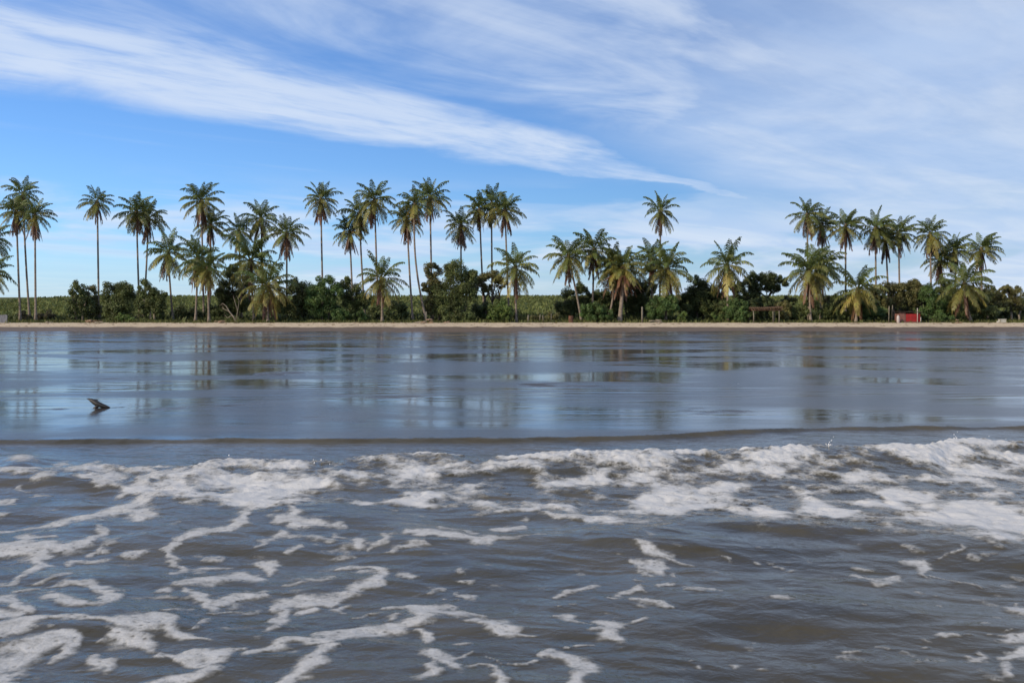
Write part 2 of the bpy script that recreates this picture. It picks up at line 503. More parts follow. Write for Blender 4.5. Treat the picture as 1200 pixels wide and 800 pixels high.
# ------------------------------------------------------------------ sea
STROKES = [  # foam streaks lying on the near water: (column, row, half height) along each streak
 [(0,622,4),(60,617,4),(110,609,5),(150,600,7),(175,590,6),(195,583,3)], [(160,604,7),(176,606,8)],
 [(-30,592,4),(0,591,4),(15,590,4)], [(-30,605,3),(0,604,3),(15,603,2)], [(25,577,3),(35,579,2)], [(38,584,2),(50,584,3)],
 [(0,646,7),(60,643,6),(100,637,6),(115,627,3),(122,619,2)], [(27,632,4),(45,628,5),(66,629,2)], [(0,645,5),(30,638,4),(45,630,4)],
 [(-20,648,8),(10,648,7),(40,652,8),(55,660,6),(35,668,5),(27,678,2),(0,685,2),(-30,688,3)],
 [(75,662,1.5),(90,655,3),(130,653,2)], [(147,649,3),(160,647,4),(180,644,3)], [(120,644,3),(137,644,2)],
 [(300,598,6),(287,605,4),(280,614,6),(265,624,6),(235,629,6),(215,636,5),(200,645,4),(212,652,4),(221,660,4),(208,669,3)],
 [(247,651,2),(262,651,2)], [(243,661,3),(265,659,3)],
 [(185,688,4),(200,687,4)], [(212,681,4),(250,677,7),(280,673,7),(300,676,6)], [(220,688,3),(240,697,6),(252,705,6)],
 [(258,700,4),(300,693,5),(322,690,4)], [(250,714,2.5),(278,714,2)], [(300,658,4),(315,662,6),(319,668,3)], [(290,672,3),(303,676,3)],
 [(50,687,1.5),(90,682,3),(110,683,4),(125,690,5),(136,698,7),(130,706,6),(115,708,4)], [(58,700,5),(75,705,8),(100,708,7)], [(20,694,2),(42,691,2)],
 [(48,680,1.5),(90,672,2)],
 [(-20,708,6),(0,705,6),(18,702,8),(25,715,8),(42,720,4)], [(0,722,8),(20,724,7)],
 [(-20,748,9),(0,745,8),(15,740,9),(35,732,7),(60,730,4),(100,733,4),(130,736,6),(160,735,11),(190,730,9),(210,740,9),(237,748,4)],
 [(125,746,6),(150,749,10),(172,757,8)], [(115,771,6),(130,772,8),(139,776,3)],
 [(185,764,3),(215,770,5),(235,776,6),(268,768,6),(288,762,3)], [(245,783,6),(220,793,7),(190,800,7),(155,803,5),(130,812,6)],
 [(-20,778,14),(0,775,13),(30,760,11),(55,755,9),(76,760,7),(60,771,4)], [(-20,797,14),(0,795,12),(20,787,8)],
 [(203,716,2),(213,715,2.5)], [(220,720,1.5)], [(233,735,1.5),(255,726,2)], [(48,742,3),(62,742,2)],
 [(402,665,3.5),(430,664,4),(448,671,7),(440,680,7),(415,688,6),(395,698,5),(360,700,7),(335,702,7),(316,706,4)], [(330,712,7),(322,725,6),(317,738,4),(306,749,3)],
 [(418,672,3),(424,671,2)], [(358,711,5),(375,708,4)], [(400,709,5),(410,704,3),(421,702,2)], [(403,715,3)],
 [(345,682,2),(358,681,2)], [(367,679,2),(385,679,2)], [(476,671,4),(492,672,4)], [(422,721,1.5),(440,719,2)],
 [(300,767,4),(330,763,5),(375,758,5),(400,750,8),(430,744,9),(470,736,9),(500,722,8),(490,711,5)], [(455,708,3),(480,706,5),(510,713,7),(540,718,5),(568,721,2)],
 [(446,728,2),(470,718,2)], [(495,745,5),(490,752,3)], [(372,752,3),(400,746,4)],
 [(385,766,7),(370,779,7),(352,795,9),(340,815,9)], [(500,768,9),(515,780,10),(530,779,4),(548,765,2)], [(505,790,5),(488,799,4)], [(527,785,6)],
 [(552,727,4),(575,731,9),(600,735,8),(617,742,5),(641,745,2)], [(540,750,2),(553,751,3)], [(568,768,2),(576,772,2),(587,775,2)], [(547,785,2),(575,786,3),(585,795,6),(585,812,7)],
 [(546,665,3)], [(541,677,2),(556,676,2)], [(497,688,2),(503,686,2),(513,685,1.5)], [(533,687,2),(548,690,3),(556,695,4)], [(540,699,2)], [(515,696,2)],
 [(410,636,5),(422,640,6)], [(333,648,4),(344,645,3),(353,643,2.5)], [(455,646,2),(475,640,3),(500,638,2)],
 [(478,626,5),(510,628,6),(540,633,5),(578,640,5)], [(515,621,2),(540,624,2),(560,630,2)],
 [(345,602,4),(347,612,8),(318,614,5)], [(345,616,9),(362,618,8),(382,620,5),(404,621,2)], [(332,629,5)], [(325,634,2),(345,633,2),(385,637,3)], [(393,631,4)],
 [(440,628,2),(450,631,4),(448,640,2),(436,644,2)], [(300,639,2),(330,632,3)],
 [(580,626,5),(600,622,6),(620,620,4)], [(580,637,3),(605,635,2),(640,633,1.5)], [(618,609,2)],
 [(636,603,2),(660,608,3),(685,612,4)],
 [(748,642,2),(765,650,6),(785,655,4),(804,661,1.5)], [(745,660,2),(765,664,4),(780,665,6)], [(752,668,3),(764,669,3)], [(794,672,2)],
 [(765,684,3),(780,683,4),(792,685,2)], [(742,680,1.5)], [(656,696,3),(685,690,4),(702,684,3)], [(672,705,2)], [(655,706,1.5)],
 [(733,696,4),(748,689,3.5),(755,692,2)], [(743,706,4),(763,706,5),(773,713,3)], [(723,701,2.5)],
 [(648,719,3),(672,721,4),(684,727,2)], [(698,722,6),(712,726,9),(703,738,9),(718,744,6)], [(682,737,3),(695,735,5)], [(722,727,2),(735,727,1.5),(744,725,4)], [(676,754,3),(690,752,3)], [(665,760,2)],
 [(634,774,3),(652,771,6),(680,781,9),(692,791,10),(677,798,8),(672,815,8)], [(808,690,2),(842,689,2)], [(600,775,2)], [(612,777,2),(620,778,1.5)], [(718,756,1.5),(717,763,1)],
 [(1056,656,3),(1080,658,5),(1093,668,5),(1094,675,3)], [(1108,677,1.5),(1150,687,1.5)], [(1012,675,2),(1030,681,2),(1050,679,3),(1062,679,3)], [(1012,666,3)],
 [(1135,657,2),(1155,661,1.5)], [(1105,656,1.5),(1120,648,2)],
 [(912,703,4)], [(912,691,2)], [(935,667,2)], [(917,663,1.5),(925,664,1.5)], [(907,659,1.5)],
 [(1225,716,12),(1200,712,9),(1186,706,5)], [(1182,700,2)],
 [(1230,748,14),(1200,746,11),(1180,746,6)], [(1215,760,10),(1190,762,6),(1170,764,6),(1158,765,4)], [(1162,775,5),(1172,785,4)], [(1155,742,1.5),(1180,743,2)],
 [(1112,742,4),(1116,746,3)], [(1120,741,1.5),(1132,742,1.5)], [(1113,761,3),(1125,768,3),(1136,765,4),(1137,759,3)],
 [(1087,748,2.5)], [(1069,755,2)], [(1002,767,2.5)], [(1055,764,2),(1070,768,1),(1085,774,1),(1098,773,1)], [(1140,726,1.5)], [(1163,733,1.5)],
 [(-20,563,5),(20,561,5),(45,559,4),(75,561,4)], [(40,569,4),(60,567,3)], [(82,551,4),(100,547,4),(112,543,3)], [(65,546,3),(78,544,3)],
 [(120,549,6),(140,552,7),(160,558,7),(176,561,5)], [(185,552,5),(205,551,6),(226,547,3)], [(165,570,4),(190,567,6),(215,562,5)], [(148,582,5),(160,578,6),(172,574,5)], [(106,577,3),(120,572,5),(142,565,4)], [(60,557,2),(72,556,2)],
 [(230,560,6),(250,558,7),(275,550,8),(300,555,7)], [(240,568,5),(262,566,5)], [(205,588,2),(228,584,3)], [(250,589,2),(275,587,3),(300,592,4)], [(270,570,3),(300,573,5),(320,568,6)], [(215,597,3),(245,594,3)],
 [(820,777,2)], [(815,771,1.5)], [(893,751,2)], [(860,777,3)], [(884,779,2)], [(853,655,2)], [(890,660,2)], [(1105,708,1.5)], [(1012,710,1.5)], [(1023,759,1.5)],
]
TOP = [(-400,540),(-40,548),(60,552),(100,548),(120,546),(230,548),(270,540),(400,544),(420,540),(500,538),(600,540),(680,538),(760,536),(850,534),(950,531),(1000,533),(1090,532),(1112,523),(1200,520),(1600,522)]
BOT = [(-400,600),(0,566),(100,570),(180,592),(300,602),(400,596),(500,594),(560,603),(650,600),(690,622),(750,624),(800,613),(860,617),(900,623),(1000,626),(1080,640),(1200,656),(1600,660)]
EDGE = [(-600,521),(0,520),(150,519),(300,517.5),(600,518),(700,515),(800,511.5),(900,506.5),(1000,503.5),(1200,502.5),(1800,503)]


def lut(tab, v):
    return np.interp(v, [p[0] for p in tab], [p[1] for p in tab])


def sea_mat():
    m, g, b = new_mat('sea_water')
    tcn = g.new('ShaderNodeTexCoord'); P = tcn.outputs['Object']
    at_ = g.new('ShaderNodeAttribute'); at_.attribute_name = 'foam'
    fo = at_.outputs['Fac']
    n1 = g.noise(P, 14.0, 5.0, 0.65, 0.4); n2 = g.noise(P, 45.0, 4.0, 0.6)
    d = g.m('ADD', fo, g.m('ADD', g.m('MULTIPLY', g.m('SUBTRACT', n1, 0.5), 1.15), g.m('MULTIPLY', g.m('SUBTRACT', n2, 0.5), 0.55)))
    vor = g.new('ShaderNodeTexVoronoi'); vor.inputs['Scale'].default_value = 17.0
    g.put(vor.inputs['Vector'], P)
    hole = g.ramp(vor.outputs['Distance'], 0.05, 0.30, 0.30, 0.0)
    d = g.m('SUBTRACT', d, hole)
    mask = g.m('MULTIPLY', g.ramp(d, -0.08, 0.58), g.ramp(fo, 0.2, 0.75, 0.82, 0.96))
    # murky, sand-laden water
    sed = g.noise(P, 0.9, 4.0, 0.6)
    wcol = g.mix(g.ramp(sed, 0.3, 0.7), rgba((0.042, 0.036, 0.022)), rgba((0.070, 0.057, 0.033)))
    g.put(b.inputs['Base Color'], wcol)
    b.inputs['Roughness'].default_value = 0.09
    b.inputs['IOR'].default_value = 1.33
    b.inputs['Specular IOR Level'].default_value = 0.32
    mp = g.new('ShaderNodeMapping'); mp.inputs['Scale'].default_value = (0.75, 1.0, 1.0)
    mp.inputs['Rotation'].default_value = (0, 0, 0.25)
    g.put(mp.inputs[0], P)
    r1 = g.noise(mp.outputs[0], 7.0, 3.0, 0.55, 0.5); r2 = g.noise(mp.outputs[0], 22.0, 3.0, 0.55, 0.3)
    hb = g.m('ADD', r1, g.m('MULTIPLY', r2, 0.28))
    bp = g.new('ShaderNodeBump'); bp.inputs['Strength'].default_value = 0.9; bp.inputs['Distance'].default_value = 0.011
    g.put(bp.inputs['Height'], hb); g.put(b.inputs['Normal'], bp.outputs[0])
    fb = g.new('ShaderNodeBsdfPrincipled')
    fcol = g.mix(g.ramp(d, 0.1, 0.95), rgba((0.27, 0.26, 0.235)), rgba((0.54, 0.53, 0.51)))
    g.put(fb.inputs['Base Color'], fcol)
    fb.inputs['Roughness'].default_value = 0.75
    fb.inputs['Specular IOR Level'].default_value = 0.25
    b2 = g.new('ShaderNodeBump'); b2.inputs['Strength'].default_value = 0.35; b2.inputs['Distance'].default_value = 0.012
    g.put(b2.inputs['Height'], g.m('ADD', g.m('MULTIPLY', d, 0.8), n2)); g.put(fb.inputs['Normal'], b2.outputs[0])
    mx = g.new('ShaderNodeMixShader')
    g.put(mx.inputs[0], mask); g.put(mx.inputs[1], b.outputs[0]); g.put(mx.inputs[2], fb.outputs[0])
    m.node_tree.links.new(mx.outputs[0], m.node_tree.nodes['Material Output'].inputs['Surface'])
    return m


def build_sea():
    xs = axis((-2500, -60, 10), (-60, -10, 60), (-10, -6.5, 140), (-6.5, 6.5, 760), (6.5, 10, 140), (10, 60, 60), (60, 2500, 10))
    ys = axis((-2500, -40, 8), (-40, 2, 30), (2, 3.6, 30), (3.6, 6.0, 190), (6.0, 9.0, 150), (9.0, 12.2, 130), (12.2, 15.4, 110))
    X, Y, Q = grid(xs, ys)
    Yc = np.maximum(Y, 2.0)
    wx = X + 0.06 * fbm(X * 2.2, Y * 2.2, 51, 3) + 0.07 * fbm(X * 7, Y * 7, 52, 3)
    wy = Yc + 0.10 * fbm(X * 1.8, Y * 1.8, 53, 3) + 0.13 * fbm(X * 5.5, Y * 5.5, 54, 3)
    px = 600 + F * wx / wy
    py = HZ + F * EYE / wy
    px0 = 600 + F * X / Yc
    py0 = HZ + F * EYE / Yc
    # ---- foam field
    foam = np.full(X.shape, -0.9)
    for st in STROKES:
        pts = [np.array(p, float) for p in st]
        if len(pts) == 1:
            pts = [pts[0], pts[0] + np.array([3.0, 0.2, 0.0])]
        lo = np.min([p for p in pts], axis=0); hi = np.max([p for p in pts], axis=0)
        mg = hi[2] * 2.2
        sel = (px > lo[0] - mg * 2.2) & (px < hi[0] + mg * 2.2) & (py > lo[1] - mg) & (py < hi[1] + mg)
        if not sel.any():
            continue
        qx, qy = px[sel], py[sel]
        best = np.full(qx.shape, -0.9)
        for a_, b_ in zip(pts[:-1], pts[1:]):
            ax, ay = a_[0] * 0.55, a_[1]; bx, by = b_[0] * 0.55, b_[1]
            dx_, dy_ = bx - ax, by - ay
            L = max(dx_ * dx_ + dy_ * dy_, 1e-6)
            tt = np.clip(((qx * 0.55 - ax) * dx_ + (qy - ay) * dy_) / L, 0, 1)
            dd = np.hypot(qx * 0.55 - ax - tt * dx_, qy - ay - tt * dy_)
            h = a_[2] + tt * (b_[2] - a_[2])
            best = np.maximum(best, np.clip(1.0 - dd / (h * 1.08), -0.9, 0.62) * np.minimum(1.0, 0.55 + h / 12))
        foam[sel] = np.maximum(foam[sel], best)
    # streaks of the same kind where no streak is laid out by hand
    side = smooth(0, 60, np.maximum(-25 - px0, px0 - 1225)) * (Y > 0)
    gen = 0.55 - 4.2 * np.abs(fbm(X * 0.9 + 3, Y * 1.1, 71, 4)) - 0.3 + 0.5 * fbm(X * 0.5, Y * 0.5, 72, 2)
    foam = np.where(side > 0.02, np.maximum(foam, -0.9 + (np.clip(gen, -0.9, 0.6) + 0.9) * side), foam)
    # thin broken scum between the streaks
    speck = fbm(X * 7, Y * 7, 81, 2) - 0.62 + 0.25 * fbm(X * 0.7, Y * 0.7, 82, 2)
    speck = speck - 0.8 * smooth(10.0, 10.6, Y)
    foam = np.maximum(foam, np.clip(speck * 1.6, -0.9, 0.3))
    # ---- bore: torn whitewater
    tp = lut(TOP, px0); bt = lut(BOT, px0)
    rel = (py - tp) / (bt - tp)
    inb = smooth(-0.06, 0.05, rel) * (1 - smooth(0.88, 1.14, rel))
    lace = fbm(X * 2.3, Yc * 1.9, 21, 5, 0.58)
    ridge = 0.5 - np.abs(fbm(X * 1.7 + 5, Yc * 1.3, 33, 4, 0.55)) * 2.2
    cov = 0.28 + 0.46 * (1 - smooth(0.0, 0.30, rel)) + 0.20 * smooth(0.35, 0.7, rel)
    cov = cov - 0.20 * smooth(260, 60, px0) * (1 - smooth(0.5, 0.8, rel)) + 0.12 * smooth(950, 1150, px0)
    bf = cov + 0.06 + 1.0 * lace + 0.55 * ridge - 0.12 + 0.9 * fbm(X * 2.6, Yc * 2.6, 35, 4, 0.6)
    bf = np.where(inb > 0, bf * inb - 0.9 * (1 - inb), -0.9)
    bump1 = np.exp(-(((px0 - 26) / 30) ** 2 + ((py0 - 542) / 7) ** 2))
    bf = np.maximum(bf, bump1 * 1.4 - 0.8)
    foam = np.maximum(foam, np.clip(bf, -0.9, 0.9))
    # ---- heights
    z = np.zeros_like(X)
    near = smooth(-60, 0, Y)
    z += 0.034 * fbm(X * 0.45 + 0.25 * Y, Y * 0.85, 91, 2) * near
    z += 0.034 * fbm(X * 1.0 + 0.4 * Y, Y * 1.7, 92, 3) * near
    z += 0.006 * (1 - 2 * np.abs(fbm(X * 2.6 + 1.3 * Y, Y * 4.2, 93, 2))) * near
    swell = smooth(9.6, 8.2, Y) * smooth(6.2, 7.6, Y)
    z += 0.03 * swell * (0.5 + fbm(X * 0.5, Y * 0.3, 94, 2))
    yc = F * EYE / (tp + 9.5 - HZ)
    sgn = yc + 0.10 * fbm(X * 1.3, X * 0 + 2.0, 95, 3) - Y
    Hc = 0.15 + 0.035 * fbm(X * 1.0, X * 0 + 7.0, 96, 3) + 0.02 * smooth(1090, 1130, px0)
    Hc = Hc * (0.35 + 0.65 * smooth(60, 280, px0))
    back = np.exp(-(np.maximum(sgn, 0) / 1.0) ** 2); front = np.exp(-(np.maximum(-sgn, 0) / 0.16) ** 2)
    z += Hc * np.where(sgn > 0, back, front)
    z += 0.10 * bump1
    # second torn crest on the rear of the whitewater
    y2 = F * EYE / (bt + 2 - HZ)
    s2 = y2 + 0.18 * fbm(X * 0.9, X * 0 + 4.0, 97, 3) - Y
    z += 0.05 * np.where(s2 > 0, np.exp(-(s2 / 0.28) ** 2), np.exp(-(s2 / 0.9) ** 2)) * (0.6 + 0.5 * fbm(X * 0.6, X * 0, 98, 2))
    fmask = smooth(0.0, 0.45, foam)
    churn = inb * smooth(-0.3, 0.5, foam)
    z += churn * (0.036 * np.abs(fbm(X * 4.2, Yc * 4.2, 41, 3)) + 0.030 * np.abs(fbm(X * 11, Yc * 11, 42, 2)) * (1 - smooth(0.1, 0.6, rel)))
    z += 0.004 * fmask * (1 + 0.6 * fbm(X * 12, Y * 12, 43, 2)) * smooth(0, 3, Y)
    # ---- thin leading edge running up the wet sand
    ye = F * EYE / (lut(EDGE, px0) + 3.0 - HZ) + 0.05 * fbm(X * 1.6, X * 0 + 1.0, 99, 4)
    se = ye - Y
    tailz = smooth(0.0, 3.0, se)
    z = z * np.where(se > 0, 0.4 + 0.6 * tailz, 0.2)
    z += 0.03 * np.where(se > 0, 1 - smooth(0.0, 1.7, se), 0)
    lip = 0.060 * (0.9 + 0.3 * fbm(X * 1.2, X * 0 + 9.0, 100, 3))
    z += lip * np.where(se > 0, np.exp(-(se / 0.14) ** 2), 1.0)
    z = np.where(se < 0, z - 0.16 * smooth(0, 0.30, -se), z)
    me = np_mesh('sea', np.stack([X, Y, z], -1).reshape(-1, 3), Q, None, sea_mat(), True)
    at_ = me.attributes.new('foam', 'FLOAT', 'POINT')
    at_.data.foreach_set('value', foam.astype(np.float32).ravel())
    o = tag(link('sea', me), kind='structure')
    return X, Y, z, foam


SX, SY, SZ, SFOAM = build_sea()


def sea_spray():
    """flecks of spray thrown up along the breaking crest"""
    ico = []
    V, T = [], []
    t5 = (1 + 5 ** 0.5) / 2
    iv = np.array([(-1, t5, 0), (1, t5, 0), (-1, -t5, 0), (1, -t5, 0), (0, -1, t5), (0, 1, t5), (0, -1, -t5), (0, 1, -t5), (t5, 0, -1), (t5, 0, 1), (-t5, 0, -1), (-t5, 0, 1)]) / 1.9
    it = np.array([(0, 11, 5), (0, 5, 1), (0, 1, 7), (0, 7, 10), (0, 10, 11), (1, 5, 9), (5, 11, 4), (11, 10, 2), (10, 7, 6), (7, 1, 8), (3, 9, 4), (3, 4, 2), (3, 2, 6), (3, 6, 8), (3, 8, 9), (4, 9, 5), (2, 4, 11), (6, 2, 10), (8, 6, 7), (9, 8, 1)])
    n = 0
    spots = [(rng.uniform(240, 1230), 0) for _ in range(24)]
    for (px, _) in spots:
        tpv = float(lut(TOP, np.array([px]))[0])
        Yd = F * EYE / (tpv + 10 - HZ) + rng.uniform(-0.15, 0.25)
        z = 0.10 + abs(rng.normal(0, 0.035)) + (0.05 if px > 1090 else 0)
        r = rng.uniform(0.003, 0.009)
        V.append(iv * np.array([r, r, r * rng.uniform(0.8, 2.2)]) + np.array([(px - 600) / F * Yd, Yd, z])); T.append(it + n); n += 12
    for px, hh in ((970, 0.22), (968, 0.16), (1118, 0.2)):
        tpv = float(lut(TOP, np.array([px]))[0])
        Yd = F * EYE / (tpv + 10 - HZ)
        for k in range(14):
            f = k / 13
            r = 0.011 * (1 - 0.7 * f)
            V.append(iv * np.array([r, r, r * 1.8]) + np.array([(px - 600) / F * Yd + rng.normal(0, 0.012) + (f * 0.03), Yd + rng.normal(0, 0.03), 0.08 + hh * f * rng.uniform(0.7, 1)]))
            T.append(it + n); n += 12
    me = np_mesh('sea_spray', np.concatenate(V), None, np.concatenate(T), simple('spray_foam', (0.72, 0.71, 0.70), 0.6, 0.05, 8, 0.1), True)
    tag(link('sea_spray', me), 'white spray flecks flying off the breaking crest', 'spray', None, 'stuff')


sea_spray()


# ------------------------------------------------------------------ palms
def frond_mesh(name, elev, droop, seed, dead=False, nl=30):
    r = random.Random(seed)
    V, Fc = [], []
    N = 9
    pts, dirs = [], []
    p = Vector((0, 0, 0)); a = R(elev)
    side = r.uniform(-0.12, 0.12)
    for i in range(N + 1):
        d = Vector((math.cos(a), side * i / N, math.sin(a))).normalized()
        pts.append(p.copy()); dirs.append(d)
        p = p + d / N
        a -= R(droop) * (0.12 + 1.76 * i / N) / N
    ups = [Vector((-math.sin(math.atan2(d.z, d.x)), 0, math.cos(math.atan2(d.z, d.x)))) for d in dirs]
    # rachis: a tapering three-sided rib
    for i in range(N + 1):
        w = 0.016 * (1 - 0.85 * i / N) + 0.002
        s_ = dirs[i].cross(ups[i]).normalized()
        V += [tuple(pts[i] + s_ * w), tuple(pts[i] - s_ * w), tuple(pts[i] - ups[i] * w * 1.2)]
    for i in range(N):
        b = i * 3
        for k in range(3):
            Fc.append((b + k, b + (k + 1) % 3, b + 3 + (k + 1) % 3, b + 3 + k))
    for sgn in (-1, 1):
        for j in range(nl):
            u_ = 0.14 + 0.86 * (j + r.uniform(0.1, 0.9)) / nl
            if r.random() < (0.25 if dead else 0.05):
                continue
            x = min(u_ * N, N - 1e-4); i = int(x); f = x - i
            q = pts[i].lerp(pts[i + 1], f); d = dirs[i].lerp(dirs[i + 1], f).normalized(); up = ups[i].lerp(ups[i + 1], f).normalized()
            s_ = d.cross(up).normalized() * sgn
            ln = (0.215 * math.sin(math.pi * min(1, 0.22 + 0.70 * u_)) + 0.03) * r.uniform(0.85, 1.15)
            dv = (s_ * r.uniform(0.75, 1.0) + d * r.uniform(0.45, 0.8) + up * r.uniform(-0.15, 0.25)).normalized()
            drop = r.uniform(0.7, 1.4)
            if dead:
                dv = (s_ * 0.75 + d * 0.7 + Vector((0, 0, -0.5))).normalized(); ln *= 0.9
            d2 = (dv + Vector((0, 0, -1)) * drop).normalized()
            d3 = (d2 + Vector((0, 0, -1)) * drop).normalized()
            w = (0.027 if dead else 0.0155) * r.uniform(0.8, 1.2)
            wv = d * w
            a1 = q; a2 = q + dv * ln * 0.4; a3 = a2 + d2 * ln * 0.35; a4 = a3 + d3 * ln * 0.3
            b = len(V)
            V += [tuple(a1 - wv * 0.5), tuple(a1 + wv * 0.5), tuple(a2 + wv), tuple(a2 - wv), tuple(a3 + wv * 0.8), tuple(a3 - wv * 0.8), tuple(a4)]
            Fc += [(b, b + 1, b + 2, b + 3), (b + 3, b + 2, b + 4, b + 5), (b + 5, b + 4, b + 6)]
    me = bpy.data.meshes.new(name)
    me.from_pydata(V, [], Fc)
    me.update()
    me.materials.append(M_FROND)
    return me


FR_EL = [82, 62, 42, 22, 2, -18, -40, -62]
FR_DR = [46, 76, 98, 104, 88, 62, 38, 22]
FRONDS = [[frond_mesh('frond', e, d + rnd.uniform(-10, 10), 100 + 10 * i + k) for k in range(3)] for i, (e, d) in enumerate(zip(FR_EL, FR_DR))]
DEAD = [frond_mesh('dead_frond', -76 - 4 * k, 10, 300 + k, True, 24) for k in range(3)]


def nut_mesh():
    mb = MB()
    rr = random.Random(4)
    for k in range(7):
        a = rr.uniform(0, 6.28); c = Vector((0.26 * math.cos(a), 0.26 * math.sin(a), rr.uniform(-0.38, -0.05)))
        pts = [c + Vector((0, 0, q)) for q in (0.16, 0.11, 0.0, -0.11, -0.17)]
        mb.tube(pts, (0.02, 0.10, 0.135, 0.10, 0.02), 7)
    return mb.mesh('coconut_cluster', M_NUT, True)


NUTS = nut_mesh()
M_FIBRE = simple('crown_fibre', (0.17, 0.115, 0.07), 0.95, 0.4, 4.0, 0.6, 0.1, (3, 3, 0.8))


def palm(cx, cy, bx, Y, rad, skirt, label, lean=0.0, wind=0.0, warm=0.0, ragged=0.0, tr=0.14, nuts=True, nfr=29):
    r = random.Random(int(cx * 31 + cy * 7))
    base = Vector(((bx - 600) / F * Y, Y, 0)); base.z = gz(base.x, Y) - 0.05
    top = at(cx, cy, Y + r.uniform(-0.8, 0.8)) - base
    root = empty('palm_tree', base, label, 'palm tree', 'coconut palms along the shore')
    # trunk
    n = 14
    mb = MB(); pts, radii = [], []
    bend = lean
    for i in range(n + 1):
        f = i / n
        x = top.x * (f + 0.35 * f * (1 - f)) + bend * math.sin(math.pi * f)
        pts.append((x, top.y * f, top.z * f))
        rr = tr * (1.0 - 0.28 * f) * (1 + 0.05 * (i % 2)) + 0.16 * math.exp(-f * top.z / 0.55) + (0.05 if f > 0.97 else 0)
        radii.append(rr)
    mb.tube(pts, radii, 9)
    link('trunk', mb.mesh('trunk', M_PALMBARK, True), root)
    # fibrous heart of the crown
    hb = MB(); hb.tube([top + Vector((0, 0, q)) for q in (-0.75, -0.45, -0.1, 0.25)], (tr * 0.9, tr * 1.7, tr * 1.6, tr * 0.6), 8)
    heart = link('crown_base', hb.mesh('crown_base', M_FIBRE, True), root)
    if nuts:
        o = link('coconut_cluster', NUTS, heart, top + Vector((0, 0, -0.12))); o.rotation_euler.z = r.uniform(0, 6.28)
    L = rad / F * Y * 1.27
    ga = r.uniform(0, 6.28)
    for k in range(nfr):
        f = (k + 0.5) / nfr
        az = ga + k * 2.39996 + r.uniform(-0.25, 0.25)
        if wind:                                   # young fronds stream downwind
            dxw, dyw = math.cos(az) + wind * (1.0 - 0.8 * f), math.sin(az)
            az = math.atan2(dyw, dxw)
        e = 84 - (128 if skirt >= 6 else 152) * f ** 0.92 + r.uniform(-10, 10)
        i = min(range(8), key=lambda q: abs(FR_EL[q] - e))
        o = link('frond', FRONDS[i][r.randrange(3)], root, top + Vector((0.10 * math.cos(az), 0.10 * math.sin(az), -0.25 * f)))
        o.rotation_euler = (r.uniform(-0.2, 0.2), R(FR_EL[i] - e) * 0.8, az)
        q = L * r.uniform(0.84, 1.12) * (0.86 if f < 0.10 else 1.0)
        o.scale = (q, q, q)
        yel = min(1.0, max(0.0, (f - 0.45) * 1.3 + r.uniform(-0.25, 0.35) + warm))
        cg = np.array([0.102, 0.135, 0.034]); cyl = np.array([0.32, 0.275, 0.070])
        c = (cg * (1 - yel) + cyl * yel) * r.uniform(0.85, 1.15)
        o.color = rgba(c)
    for k in range(int(skirt * 1.9)):
        az = ga + k * 2.39996 + 1.0
        o = link('dead_frond', DEAD[k % 3], root, top + Vector((0.12 * math.cos(az), 0.12 * math.sin(az), -0.35)))
        o.rotation_euler = (r.uniform(-0.2, 0.2), r.uniform(-0.12 - ragged, 0.10), az)
        q = L * r.uniform(0.85, 1.15)
        o.scale = (q, q * 0.8, q)
        w = r.uniform(0.7, 1.2)
        o.color = rgba((0.180 * w, 0.098 * w, 0.050 * w))
    return root


